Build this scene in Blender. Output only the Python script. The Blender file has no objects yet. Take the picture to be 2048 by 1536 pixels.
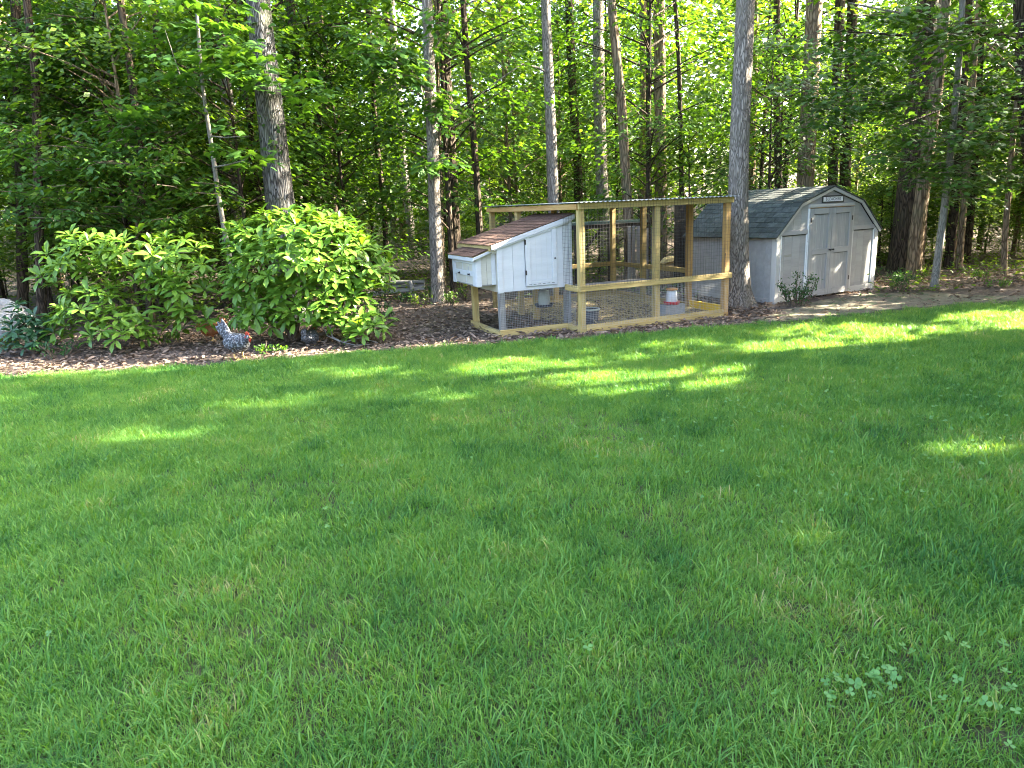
import bpy, math, random
import numpy as np
from mathutils import Vector, Matrix, Euler

R_ = math.radians
rng = np.random.default_rng(7)
random.seed(7)
SC = bpy.context.scene
COL = SC.collection

# ------------------------------------------------------------------ camera
CAM_H, PITCH, ROLL, FPX = 1.819, 0.2421, -0.0436, 1420.0
cd = bpy.data.cameras.new('camera'); cam = bpy.data.objects.new('camera', cd); COL.objects.link(cam)
cd.sensor_width = 36.0; cd.lens = 36.0 * FPX / 2048.0; cd.clip_end = 1000; cd.clip_start = 0.05
_fw = np.array([0, math.cos(PITCH), -math.sin(PITCH)]); _u0 = np.array([0, math.sin(PITCH), math.cos(PITCH)]); _r0 = np.array([1., 0, 0])
_rt = math.cos(ROLL) * _r0 + math.sin(ROLL) * _u0; _up = -math.sin(ROLL) * _r0 + math.cos(ROLL) * _u0
CAM = np.array([0, 0, CAM_H])
m = Matrix.Identity(4)
for i in range(3):
    m[i][0] = _rt[i]; m[i][1] = _up[i]; m[i][2] = -_fw[i]; m[i][3] = CAM[i]
cam.matrix_world = m
SC.camera = cam

# ------------------------------------------------------------------ sky, sun, exposure
SUN_AZ, SUN_EL = 10.0, 29.0            # azimuth from +x towards +y
w = bpy.data.worlds.new('World'); SC.world = w; w.use_nodes = True
bg = w.node_tree.nodes['Background']; sky = w.node_tree.nodes.new('ShaderNodeTexSky')
sky.sky_type = 'NISHITA'; sky.sun_disc = False
sky.sun_elevation = R_(SUN_EL); sky.sun_rotation = R_(90 - SUN_AZ); sky.air_density = 0.8; sky.dust_density = 5.0; sky.ozone_density = 0.2
w.node_tree.links.new(sky.outputs[0], bg.inputs[0]); bg.inputs[1].default_value = 0.115
sd = bpy.data.lights.new('sun', 'SUN'); sd.energy = 5.0; sd.angle = R_(0.55); sd.color = (1.0, 0.91, 0.74)
sun = bpy.data.objects.new('sun', sd); COL.objects.link(sun)
SV = np.array([math.cos(R_(SUN_EL)) * math.cos(R_(SUN_AZ)), math.cos(R_(SUN_EL)) * math.sin(R_(SUN_AZ)), math.sin(R_(SUN_EL))])
sun.rotation_euler = Vector(SV).to_track_quat('Z', 'Y').to_euler(); sun.location = (20, 0, 20)
SC.view_settings.view_transform = 'Standard'; SC.view_settings.look = 'None'
SC.view_settings.exposure = 4.08; SC.view_settings.gamma = 1.0
SC.render.engine = 'CYCLES'
SC.cycles.max_bounces = 7; SC.cycles.diffuse_bounces = 4; SC.cycles.glossy_bounces = 2; SC.cycles.transmission_bounces = 5
SC.cycles.filter_width = 1.05
SC.cycles.caustics_reflective = False; SC.cycles.caustics_refractive = False

# ------------------------------------------------------------------ photo pixel helpers (2048x1536): a pixel is a direction
def ray(x, y): return _fw + _rt * (x - 1024) / FPX - _up * (y - 768) / FPX
def G(x, y, z=0.0):
    d = ray(x, y); return CAM + d * (z - CAM_H) / d[2]
def V(x, y, Y):
    d = ray(x, y); return CAM + d * Y / d[1]

# ------------------------------------------------------------------ object helpers
def tag(o, label=None, cat=None, group=None, kind=None):
    if label: o['label'] = label
    if cat: o['category'] = cat
    if group: o['group'] = group
    if kind: o['kind'] = kind
    return o
def empty(name, loc=(0, 0, 0), rz=0.0):
    o = bpy.data.objects.new(name, None); COL.objects.link(o); o.location = loc; o.rotation_euler = (0, 0, rz); o.empty_display_size = 0.2
    return o
def link(name, me, mat=None, parent=None, loc=None, rot=None):
    o = bpy.data.objects.new(name, me); COL.objects.link(o)
    if mat is not None and not me.materials: me.materials.append(mat)
    if parent is not None: o.parent = parent
    if loc is not None: o.location = loc
    if rot is not None: o.rotation_euler = rot
    return o
def mesh_np(name, Vs, faces_flat, starts, mat=None, smooth=False, matidx=None):
    me = bpy.data.meshes.new(name)
    me.vertices.add(len(Vs)); me.vertices.foreach_set('co', np.asarray(Vs, np.float32).ravel())
    me.loops.add(len(faces_flat)); me.loops.foreach_set('vertex_index', np.asarray(faces_flat, np.int32))
    me.polygons.add(len(starts)); me.polygons.foreach_set('loop_start', np.asarray(starts, np.int32))
    if smooth: me.polygons.foreach_set('use_smooth', np.ones(len(starts), bool))
    if mat is not None:
        for mm in (mat if isinstance(mat, (list, tuple)) else [mat]): me.materials.append(mm)
    if matidx is not None: me.polygons.foreach_set('material_index', np.asarray(matidx, np.int32))
    me.update(calc_edges=True)
    return me
class MB:
    def __init__(s): s.v = []; s.f = []; s.mi = []
    def add(s, verts, faces, mi=0):
        b = len(s.v); s.v.extend([tuple(map(float, q)) for q in verts]); s.f.extend([tuple(i + b for i in f) for f in faces]); s.mi.extend([mi] * len(faces)); return s
    def box(s, x0, x1, y0, y1, z0, z1, mi=0):
        return s.add([(x0, y0, z0), (x1, y0, z0), (x1, y1, z0), (x0, y1, z0), (x0, y0, z1), (x1, y0, z1), (x1, y1, z1), (x0, y1, z1)],
                     [(0, 3, 2, 1), (4, 5, 6, 7), (0, 1, 5, 4), (1, 2, 6, 5), (2, 3, 7, 6), (3, 0, 4, 7)], mi)
    def wire(s, p, q, r, mi=0):
        p = np.array(p, float); q = np.array(q, float); d = q - p; d /= np.linalg.norm(d)
        a = np.cross(d, (0, 0, 1) if abs(d[2]) < .9 else (1, 0, 0)); a /= np.linalg.norm(a); b = np.cross(d, a)
        off = [a * r + b * r, -a * r + b * r, -a * r - b * r, a * r - b * r]
        return s.add([p + o for o in off] + [q + o for o in off], [(i, (i + 1) % 4, 4 + (i + 1) % 4, 4 + i) for i in range(4)], mi)
    def tube(s, pts, rad, n=8, mi=0, cap=True, squash=None):
        pts = np.array(pts, float); k = len(pts); prev = None; vs = []
        for i in range(k):
            d = pts[min(i + 1, k - 1)] - pts[max(i - 1, 0)]; d /= np.linalg.norm(d) + 1e-9
            if prev is None:
                a = np.cross(d, (0, 1, 0) if abs(d[1]) < .9 else (1, 0, 0))
            else: a = prev - d * (prev @ d)
            a /= np.linalg.norm(a) + 1e-9; prev = a; b = np.cross(d, a)
            r = rad[i]; ra, rb = (r if isinstance(r, (tuple, list)) else (r, r))
            for j in range(n):
                t = 2 * math.pi * j / n; vs.append(pts[i] + a * ra * math.cos(t) + b * rb * math.sin(t))
        fs = [(i * n + j, i * n + (j + 1) % n, (i + 1) * n + (j + 1) % n, (i + 1) * n + j) for i in range(k - 1) for j in range(n)]
        if cap: fs += [tuple(range(n - 1, -1, -1)), tuple((k - 1) * n + j for j in range(n))]
        return s.add(vs, fs, mi)
    def lathe(s, prof, n=24, c=(0, 0), mi=0):
        vs = [(c[0] + r * math.cos(2 * math.pi * j / n), c[1] + r * math.sin(2 * math.pi * j / n), z) for r, z in prof for j in range(n)]
        fs = [(i * n + j, i * n + (j + 1) % n, (i + 1) * n + (j + 1) % n, (i + 1) * n + j) for i in range(len(prof) - 1) for j in range(n)]
        return s.add(vs, fs, mi)
    def mesh(s, name, mat=None, smooth=False):
        me = bpy.data.meshes.new(name); me.from_pydata(s.v, [], s.f)
        if mat is not None:
            for mm in (mat if isinstance(mat, (list, tuple)) else [mat]): me.materials.append(mm)
        me.polygons.foreach_set('material_index', s.mi)
        if smooth: me.polygons.foreach_set('use_smooth', [True] * len(s.f))
        me.update(); return me
    def build(s, name, mat, parent=None, smooth=False, loc=None, rot=None):
        return link(name, s.mesh(name, mat, smooth), None, parent, loc, rot)
def bevel(o, wd=0.004, seg=1):
    b = o.modifiers.new('bevel', 'BEVEL'); b.width = wd; b.segments = seg; b.limit_method = 'ANGLE'; return o
def box(name, x0, x1, y0, y1, z0, z1, mat, parent=None, bv=0.004):
    """a board: local X is its longest side so that the grain runs along it"""
    d = [x1 - x0, y1 - y0, z1 - z0]; c = ((x0 + x1) / 2, (y0 + y1) / 2, (z0 + z1) / 2)
    k = int(np.argmax(d)); rot = (0, 0, 0); L = d
    if k == 1: rot = (0, 0, math.pi / 2); L = [d[1], d[0], d[2]]
    if k == 2: rot = (0, -math.pi / 2, 0); L = [d[2], d[1], d[0]]
    o = MB().box(-L[0] / 2, L[0] / 2, -L[1] / 2, L[1] / 2, -L[2] / 2, L[2] / 2).build(name, mat, parent, loc=c, rot=rot)
    if bv: bevel(o, bv)
    return o
def plank(name, p, q, wd, th, mat, parent=None, up=(0, 0, 1), bv=0.003):
    """a board from p to q, th along 'up' projected, wd across"""
    p = Vector(p); q = Vector(q); x = (q - p); L = x.length; x.normalize(); y = Vector(up).cross(x).normalized(); z = x.cross(y)
    o = MB().box(-L / 2, L / 2, -wd / 2, wd / 2, -th / 2, th / 2).build(name, mat, parent)
    M = Matrix((x, y, z)).transposed().to_4x4(); M.translation = (p + q) / 2; o.matrix_basis = M
    if bv: bevel(o, bv)
    return o
def prism(name, poly, y0, y1, mat, parent=None, bv=0.003, axis='y'):
    """poly in (x,z) extruded along y (or poly in (y,z) extruded along x)"""
    n = len(poly); cx = sum(p[0] for p in poly) / n; cz = sum(p[1] for p in poly) / n
    a = [(px - cx, -(y1 - y0) / 2, pz - cz) for px, pz in poly]; b = [(px - cx, (y1 - y0) / 2, pz - cz) for px, pz in poly]
    loc = (cx, (y0 + y1) / 2, cz)
    if axis == 'x':
        a = [(q[1], q[0], q[2]) for q in a]; b = [(q[1], q[0], q[2]) for q in b]; loc = (loc[1], loc[0], loc[2])
    fs = [tuple(range(n)), tuple(range(2 * n - 1, n - 1, -1))] + [(i, n + i, n + (i + 1) % n, (i + 1) % n) for i in range(n)]
    o = MB().add(a + b, fs).build(name, mat, parent, loc=loc)
    import bmesh
    bm = bmesh.new(); bm.from_mesh(o.data); bmesh.ops.recalc_face_normals(bm, faces=bm.faces); bm.to_mesh(o.data); bm.free()
    if bv: bevel(o, bv)
    return o

# ------------------------------------------------------------------ materials
def nodes(name):
    mt = bpy.data.materials.new(name); mt.use_nodes = True; nt = mt.node_tree; nt.nodes.clear()
    out = nt.nodes.new('ShaderNodeOutputMaterial')
    def N(t, **kw):
        n = nt.nodes.new('ShaderNode' + t)
        for k, v in kw.items():
            if k.startswith('i_'):
                key = k[2:].replace('_', ' '); n.inputs[key].default_value = v
            else: setattr(n, k, v)
        return n
    return mt, nt, N, out, nt.links.new
def ramp(N, stops):
    r = N('ValToRGB'); e = r.color_ramp.elements
    while len(e) < len(stops): e.new(0.5)
    for el, (p, c) in zip(e, stops): el.position = p; el.color = (*c, 1) if len(c) == 3 else c
    return r
def surf(name, stops, scale=4, stretch=(1, 1, 1), rough=0.8, bump=0.3, bdist=0.01, detail=6, spec=0.3, fine=60, coords='Object', objvar=0.0, wear=None, noise_rough=0.6):
    mt, nt, N, out, L = nodes(name)
    tc = N('TexCoord'); mp = N('Mapping'); mp.inputs['Scale'].default_value = stretch
    if coords == 'World':
        ge = N('NewGeometry'); L(ge.outputs['Position'], mp.inputs[0])
    else: L(tc.outputs[coords], mp.inputs[0])
    vec = mp.outputs[0]
    if objvar:
        oi = N('ObjectInfo'); ad = N('VectorMath', operation='MULTIPLY_ADD'); L(oi.outputs['Random'], ad.inputs[0]); ad.inputs[1].default_value = (37, 19, 53); L(vec, ad.inputs[2]); vec = ad.outputs[0]
    n1 = N('TexNoise', i_Scale=scale, i_Detail=detail, i_Roughness=noise_rough); L(vec, n1.inputs['Vector'])
    n2 = N('TexNoise', i_Scale=fine, i_Detail=3.0); L(vec, n2.inputs['Vector'])
    mx = N('Mix', data_type='FLOAT'); mx.inputs[0].default_value = 0.3; L(n1.outputs[0], mx.inputs[2]); L(n2.outputs[0], mx.inputs[3])
    r = ramp(N, stops); L(mx.outputs[0], r.inputs[0])
    col = r.outputs[0]
    if objvar:
        hsv = N('HueSaturation'); mr = N('MapRange'); L(oi.outputs['Random'], mr.inputs[0]); mr.inputs[3].default_value = 1 - objvar; mr.inputs[4].default_value = 1 + objvar
        L(mr.outputs[0], hsv.inputs['Value']); L(col, hsv.inputs['Color']); col = hsv.outputs[0]
    if wear:
        wc, ws, wp = wear
        n3 = N('TexNoise', i_Scale=ws, i_Detail=8.0, i_Roughness=0.7); L(vec, n3.inputs['Vector'])
        rr = ramp(N, [(wp, (0, 0, 0)), (min(1, wp + .08), (1, 1, 1))]); L(n3.outputs[0], rr.inputs[0])
        mc = N('Mix', data_type='RGBA'); L(rr.outputs[0], mc.inputs[0]); L(col, mc.inputs[6]); mc.inputs[7].default_value = (*wc, 1); col = mc.outputs[2]
    p = N('BsdfPrincipled', i_Roughness=rough); p.inputs['Specular IOR Level'].default_value = spec; L(col, p.inputs['Base Color'])
    if bump:
        b = N('Bump', i_Strength=bump, i_Distance=bdist); L(mx.outputs[0], b.inputs['Height']); L(b.outputs[0], p.inputs['Normal'])
    L(p.outputs[0], out.inputs[0]); return mt
def leafmat(name, dark, light, trans=0.45, tcol=None, rough=0.38, spec=0.42, world=0.35, extra=None):
    mt, nt, N, out, L = nodes(name)
    ge = N('NewGeometry'); oi = N('ObjectInfo')
    ns = N('TexNoise', i_Scale=world, i_Detail=2.0); L(ge.outputs['Position'], ns.inputs['Vector'])
    a = N('Math', operation='ADD'); L(ge.outputs['Random Per Island'], a.inputs[0]); L(oi.outputs['Random'], a.inputs[1])
    fr = N('Math', operation='FRACT'); L(a.outputs[0], fr.inputs[0])
    mx = N('Mix', data_type='FLOAT'); mx.inputs[0].default_value = 0.5; L(fr.outputs[0], mx.inputs[2]); L(ns.outputs[0], mx.inputs[3])
    st = [(0.15, dark), (0.85, light)]
    if extra: st.append((0.97, extra))
    r = ramp(N, st); L(mx.outputs[0], r.inputs[0])
    p = N('BsdfPrincipled', i_Roughness=rough); p.inputs['Specular IOR Level'].default_value = spec; L(r.outputs[0], p.inputs['Base Color'])
    t = N('BsdfTranslucent'); tm = N('Mix', data_type='RGBA', blend_type='MULTIPLY'); tm.inputs[0].default_value = 1.0; L(r.outputs[0], tm.inputs[6]); tm.inputs[7].default_value = (*(tcol or (1.9, 1.7, 0.55)), 1); L(tm.outputs[2], t.inputs[0])
    ms = N('MixShader'); ms.inputs[0].default_value = trans; L(p.outputs[0], ms.inputs[1]); L(t.outputs[0], ms.inputs[2]); L(ms.outputs[0], out.inputs[0])
    return mt
def bark(name, dark, light, sc=9, ridge=1.0, patch=None):
    mt, nt, N, out, L = nodes(name)
    tc = N('TexCoord'); oi = N('ObjectInfo'); mp = N('Mapping'); mp.inputs['Scale'].default_value = (1, 1, 0.16); L(tc.outputs['Object'], mp.inputs[0])
    ad = N('VectorMath', operation='MULTIPLY_ADD'); L(oi.outputs['Random'], ad.inputs[0]); ad.inputs[1].default_value = (31, 17, 11); L(mp.outputs[0], ad.inputs[2])
    wn = N('TexNoise', i_Scale=sc * .5, i_Detail=3.0); L(ad.outputs[0], wn.inputs['Vector'])
    w2 = N('VectorMath', operation='MULTIPLY_ADD'); L(wn.outputs[1], w2.inputs[0]); w2.inputs[1].default_value = (.16, .16, .16); L(ad.outputs[0], w2.inputs[2])
    vo = N('TexVoronoi', feature='DISTANCE_TO_EDGE', i_Scale=sc * 2.2); L(w2.outputs[0], vo.inputs['Vector'])
    n1 = N('TexNoise', i_Scale=sc * 3, i_Detail=6.0, i_Roughness=.7); L(ad.outputs[0], n1.inputs['Vector'])
    mr = N('MapRange'); L(vo.outputs[0], mr.inputs[0]); mr.inputs[1].default_value = 0.0; mr.inputs[2].default_value = 0.22
    mu = N('Mix', data_type='FLOAT'); mu.inputs[0].default_value = 0.55; L(n1.outputs[0], mu.inputs[2]); L(mr.outputs[0], mu.inputs[3])
    r = ramp(N, [(0.2, dark), (0.5, tuple((a + b) / 2 for a, b in zip(dark, light))), (0.85, light)]); L(mu.outputs[0], r.inputs[0])
    col = r.outputs[0]
    n3 = N('TexNoise', i_Scale=1.7, i_Detail=4.0); L(tc.outputs['Object'], n3.inputs['Vector'])
    rr = ramp(N, [(0.5, (0, 0, 0)), (0.68, (.65, .65, .65))]); L(n3.outputs[0], rr.inputs[0])
    mc = N('Mix', data_type='RGBA'); L(rr.outputs[0], mc.inputs[0]); L(col, mc.inputs[6]); mc.inputs[7].default_value = (*(patch or (.13, .14, .09)), 1)
    p = N('BsdfPrincipled', i_Roughness=0.9); p.inputs['Specular IOR Level'].default_value = 0.15; L(mc.outputs[2], p.inputs['Base Color'])
    b = N('Bump', i_Strength=0.9 * ridge, i_Distance=0.03); L(mu.outputs[0], b.inputs['Height']); L(b.outputs[0], p.inputs['Normal'])
    L(p.outputs[0], out.inputs[0]); return mt
M = {}
lumb = [(0.28, (.21, .145, .05)), (0.5, (.42, .31, .12)), (0.72, (.54, .43, .20))]
M['lumber'] = surf('treated_lumber', lumb, scale=9, stretch=(.18, 2.6, 2.6), rough=.75, bump=.25, bdist=.004, objvar=.14, wear=((.16, .15, .10), 2.2, .60))
M['lumber_warm'] = surf('treated_lumber_warm', [(0.28, (.24, .13, .04)), (0.5, (.42, .25, .09)), (0.72, (.52, .36, .16))], scale=9, stretch=(.18, 2.6, 2.6), rough=.75, bump=.25, bdist=.004, objvar=.12)
M['weathered'] = surf('weathered_grey_wood', [(0.25, (.09, .085, .075)), (0.5, (.21, .20, .185)), (0.75, (.36, .35, .33))], scale=9, stretch=(.15, 3, 3), rough=.9, bump=.4, bdist=.004, objvar=.2)
M['darkwood'] = surf('dark_wood', [(0.25, (.012, .010, .008)), (0.6, (.035, .028, .02)), (0.8, (.07, .055, .04))], scale=8, stretch=(.15, 3, 3), rough=.9, bump=.3, bdist=.004, objvar=.2)
M['yellowboard'] = surf('yellow_board', [(0.3, (.55, .33, .01)), (0.6, (.74, .47, .015)), (0.8, (.78, .53, .03))], scale=9, stretch=(.2, 3, 3), rough=.6, bump=.15, bdist=.003)
M['white_paint'] = surf('white_paint', [(0.25, (.47, .475, .485)), (0.6, (.56, .565, .575)), (0.8, (.61, .61, .615))], scale=5, stretch=(.25, 2, 2), rough=.55, bump=.12, bdist=.002, objvar=.03, wear=((.52, .51, .46), 6, .70))
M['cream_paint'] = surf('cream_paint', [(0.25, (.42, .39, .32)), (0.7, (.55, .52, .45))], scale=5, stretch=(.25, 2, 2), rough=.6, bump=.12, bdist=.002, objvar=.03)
M['shed_paint'] = surf('grey_shed_paint', [(0.25, (.26, .255, .25)), (0.55, (.35, .345, .335)), (0.8, (.40, .395, .39))], scale=3, stretch=(.18, 3, 3), rough=.7, bump=.2, bdist=.002, objvar=.035, wear=((.27, .26, .22), 2.6, .64))
M['shed_trim'] = surf('pale_shed_trim', [(0.25, (.40, .39, .36)), (0.7, (.52, .51, .49))], scale=4, stretch=(.2, 3, 3), rough=.7, bump=.2, bdist=.002, objvar=.05, wear=((.22, .17, .12), 5, .66))
M['peeled'] = surf('bright_caulk_paint', [(0.3, (.62, .62, .61)), (0.7, (.78, .78, .77))], scale=8, rough=.6, bump=.2, bdist=.003, wear=((.35, .30, .25), 7, .60))
M['gap'] = surf('dark_gap', [(0.3, (.008, .008, .008)), (0.7, (.02, .018, .016))], rough=.95, bump=0)
M['shingle_brown'] = surf('brown_shingle', [(0.25, (.045, .022, .016)), (0.5, (.11, .06, .042)), (0.75, (.18, .11, .08))], scale=14, rough=.95, bump=.5, bdist=.004, fine=220, objvar=.22)
M['shingle_green'] = surf('grey_green_shingle', [(0.25, (.028, .032, .030)), (0.5, (.062, .070, .065)), (0.75, (.11, .118, .108))], scale=14, rough=.95, bump=.5, bdist=.004, fine=220, objvar=.28)
M['galv'] = surf('galvanised_wire', [(0.3, (.30, .30, .31)), (0.7, (.48, .48, .48))], scale=30, rough=.45, bump=0, spec=.5)
M['wiredark'] = surf('dark_wire', [(0.3, (.03, .03, .03)), (0.7, (.09, .085, .08))], scale=30, rough=.6, bump=0)
M['tin'] = surf('corrugated_tin', [(0.3, (.13, .14, .14)), (0.6, (.22, .24, .24)), (0.8, (.30, .32, .32))], scale=3, rough=.5, bump=.1, spec=.5, wear=((.10, .12, .08), 5, .60))
M['plastic_grey'] = surf('grey_feeder_plastic', [(0.3, (.30, .33, .30)), (0.7, (.42, .45, .42))], scale=6, rough=.5, bump=.05)
M['plastic_navy'] = surf('navy_tray_plastic', [(0.3, (.01, .012, .025)), (0.7, (.03, .035, .06))], scale=6, rough=.4, bump=0)
M['plastic_white'] = surf('white_jar_plastic', [(0.3, (.60, .64, .72)), (0.7, (.74, .77, .82))], scale=5, rough=.35, bump=0)
M['plastic_red'] = surf('red_base_plastic', [(0.3, (.40, .01, .02)), (0.7, (.55, .02, .03))], scale=5, rough=.35, bump=0)
M['plastic_orange'] = surf('orange_lid', [(0.3, (.50, .22, .06)), (0.7, (.62, .33, .12))], scale=5, rough=.5, bump=0)
M['block'] = surf('concrete_block', [(0.3, (.22, .23, .24)), (0.7, (.36, .37, .38))], scale=12, rough=.95, bump=.5, bdist=.004, fine=150)
M['bucket'] = surf('charcoal_bucket', [(0.3, (.035, .038, .05)), (0.7, (.08, .085, .10))], scale=6, rough=.5, bump=0)
M['sign_white'] = surf('sign_white', [(0.3, (.74, .76, .78)), (0.7, (.82, .83, .84))], scale=8, rough=.45, bump=0)
M['sign_black'] = surf('sign_black', [(0.3, (.012, .02, .022)), (0.7, (.03, .035, .04))], scale=8, rough=.5, bump=0)
M['iron'] = surf('black_iron', [(0.3, (.012, .012, .012)), (0.7, (.05, .04, .035))], scale=20, rough=.5, bump=.1)
M['rock'] = surf('grey_boulder', [(0.25, (.10, .10, .095)), (0.5, (.27, .265, .25)), (0.75, (.44, .43, .41))], scale=3.5, rough=.95, bump=.8, bdist=.05, fine=30, wear=((.10, .13, .06), 3, .56))
M['soil'] = surf('forest_floor', [(0.25, (.026, .019, .015)), (0.5, (.085, .062, .048)), (0.75, (.18, .135, .105))], scale=7, rough=1, bump=.8, bdist=.04, fine=70, coords='World')
M['bare'] = surf('bare_earth', [(0.25, (.07, .062, .04)), (0.5, (.155, .135, .09)), (0.75, (.25, .22, .165))], scale=6, stretch=(1, 1, 1), rough=1, bump=.5, bdist=.02, fine=70, coords='World', wear=((.055, .085, .03), 3.0, .52))
M['lawnsoil'] = surf('lawn_thatch', [(0.25, (.018, .022, .010)), (0.5, (.040, .044, .018)), (0.75, (.085, .075, .040))], scale=9, rough=1, bump=.6, bdist=.02, fine=90, coords='World')
M['straw'] = surf('straw', [(0.3, (.36, .28, .11)), (0.7, (.62, .52, .27))], scale=30, rough=.8, bump=0)
M['deadleaf'] = leafmat('dead_leaf', (.065, .048, .038), (.31, .235, .18), trans=.12, tcol=(1.2, .9, .6), rough=.85, spec=.1, world=1.2, extra=(.36, .26, .19))
M['bark_ridged'] = bark('bark_ridged_grey', (.010, .009, .008), (.23, .22, .21), sc=13, ridge=1.3)
M['bark_gray'] = bark('bark_pale_grey', (.07, .06, .05), (.36, .32, .275), sc=18, ridge=1.0, patch=(.20, .18, .145))
M['bark_brown'] = bark('bark_tan_brown', (.075, .052, .034), (.29, .215, .145), sc=9, ridge=1.0)
M['bark_dark'] = bark('bark_dark', (.016, .012, .009), (.095, .070, .05), sc=9, ridge=1.0, patch=(.05, .05, .03))
M['bark_birch'] = bark('bark_smooth_pale', (.10, .093, .08), (.25, .235, .20), sc=18, ridge=.3, patch=(.19, .18, .15))
M['twig'] = surf('twig', [(0.3, (.05, .038, .026)), (0.7, (.16, .125, .09))], scale=14, rough=.9, bump=0)
M['leaf_wood'] = leafmat('woodland_leaf', (.014, .050, .008), (.092, .190, .024), trans=.50, tcol=(1.9, 1.75, .45))
M['leaf_wood2'] = leafmat('woodland_leaf_yellow', (.026, .075, .010), (.135, .225, .028), trans=.55, tcol=(1.85, 1.65, .45))
M['leaf_deep'] = leafmat('deep_green_leaf', (.020, .070, .014), (.082, .175, .030), trans=.38, tcol=(1.9, 1.7, .6), rough=.35, spec=.5)
M['leaf_beech'] = leafmat('drooping_branch_leaf', (.030, .092, .018), (.085, .18, .036), trans=.42, tcol=(1.9, 1.7, .6), rough=.45)
M['leaf_maple'] = leafmat('maple_leaf', (.035, .105, .018), (.085, .185, .032), trans=.45, tcol=(1.8, 1.6, .5), rough=.5)
M['leaf_rhodo'] = leafmat('rhododendron_leaf', (.045, .130, .016), (.17, .295, .036), trans=.30, tcol=(1.8, 1.6, .5), rough=.36, spec=.4, world=1.5)
M['leaf_rhodo_d'] = leafmat('small_rhododendron_leaf', (.014, .055, .022), (.045, .115, .045), trans=.22, tcol=(1.7, 1.6, .6), rough=.35, spec=.45, world=1.5)
M['leaf_box'] = leafmat('privet_leaf', (.016, .060, .016), (.050, .125, .030), trans=.3, tcol=(1.8, 1.7, .6), rough=.4, spec=.3, world=2)
M['clover'] = leafmat('clover_leaf', (.070, .190, .045), (.135, .285, .075), trans=.3, tcol=(1.6, 1.6, .7), rough=.55, world=3)

# ------------------------------------------------------------------ leaves: templates placed with numpy
def T(vs, fs): return np.array(vs, float), fs
T_DIA = T([(0, 0, 0), (.45, .5, .05), (1, 0, -.05), (.45, -.5, .05)], [(0, 3, 2, 1)])
T_OVAL = T([(0, 0, 0), (.28, .42, .06), (.66, .40, .05), (1, 0, -.08), (.66, -.40, .05), (.28, -.42, .06)], [(0, 3, 2, 1), (0, 5, 4, 3)])
T_RHO = T([(0, 0, 0), (.38, 0, .03), (.74, 0, .0), (1, 0, -.10), (.38, .36, .09), (.74, .50, .05), (.38, -.36, .09), (.74, -.50, .05)],
          [(0, 1, 4), (4, 1, 2, 5), (5, 2, 3), (0, 6, 1), (6, 7, 2, 1), (7, 3, 2)])
def _maple():
    pts = [(0, 0)]
    for a, r in ((-115, .38), (-95, .30), (-62, .62), (-42, .40), (0, .78), (42, .40), (62, .62), (95, .30), (115, .38)):
        pts.append((.28 + r * math.cos(R_(a)), r * math.sin(R_(a)) * 1.05))
    v = [(.28, 0, .03)] + [(x, y, -.10 * (abs(y) + max(0, x - .6))) for x, y in pts]
    return T(v, [(0, i, i % (len(v) - 1) + 1) for i in range(1, len(v))])
T_MAPLE = _maple()
T_OAK = T([(0, 0, 0), (.30, .20, .03), (.42, .09, 0), (.58, .34, .03), (.68, .16, 0), (.86, .26, -.02), (1, 0, -.08), (.86, -.26, -.02), (.68, -.16, 0), (.58, -.34, .03), (.42, -.09, 0), (.30, -.20, .03)],
          [(0, 11, 10, 2, 1), (2, 10, 9, 8, 4, 3), (4, 8, 7, 6, 5)])
def unit(a): return a / (np.linalg.norm(a, axis=-1, keepdims=True) + 1e-9)
def leaves(name, C, D, Nn, L, Wd, tpl, mat):
    C = np.asarray(C, float); D = unit(np.asarray(D, float)); Sd = unit(np.cross(Nn, D)); Nn = np.cross(D, Sd)
    tv, tf = tpl; n = len(C); k = len(tv)
    L = np.broadcast_to(np.asarray(L, float), (n,)); Wd = np.broadcast_to(np.asarray(Wd, float), (n,))
    P = C[:, None] + D[:, None] * (tv[None, :, 0:1] * L[:, None, None]) + Sd[:, None] * (tv[None, :, 1:2] * Wd[:, None, None]) + Nn[:, None] * (tv[None, :, 2:3] * L[:, None, None])
    ff = np.concatenate([np.array(f) for f in tf]); lens = np.array([len(f) for f in tf])
    idx = (np.arange(n)[:, None] * k + ff[None]).ravel()
    st = np.concatenate([[0], np.cumsum(np.tile(lens, n))[:-1]])
    return mesh_np(name, P.reshape(-1, 3), idx, st, mat)
def single_leaves(parent, C, D, Nn, L, Wd, tpl, mat, sel, cache={}):
    k = id(tpl)
    if k not in cache: cache[k] = leaves('leaf', [(0, 0, 0)], [(1, 0, 0)], [(0, 0, 1)], 1.0, 1.0, tpl, mat)
    for i in sel:
        x = D[i] / np.linalg.norm(D[i]); y = np.cross(Nn[i], x); y /= np.linalg.norm(y); z = np.cross(x, y); s = L[i]; w_ = Wd[i]
        ob = bpy.data.objects.new('leaf', cache[k]); COL.objects.link(ob); ob.parent = parent
        ob.matrix_basis = Matrix(((x[0] * s, y[0] * w_, z[0] * s, C[i][0]), (x[1] * s, y[1] * w_, z[1] * s, C[i][1]), (x[2] * s, y[2] * w_, z[2] * s, C[i][2]), (0, 0, 0, 1)))
def rdir(n, r=rng):
    a = r.uniform(0, 2 * math.pi, n); return np.stack([np.cos(a), np.sin(a), np.zeros(n)], 1)
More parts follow.
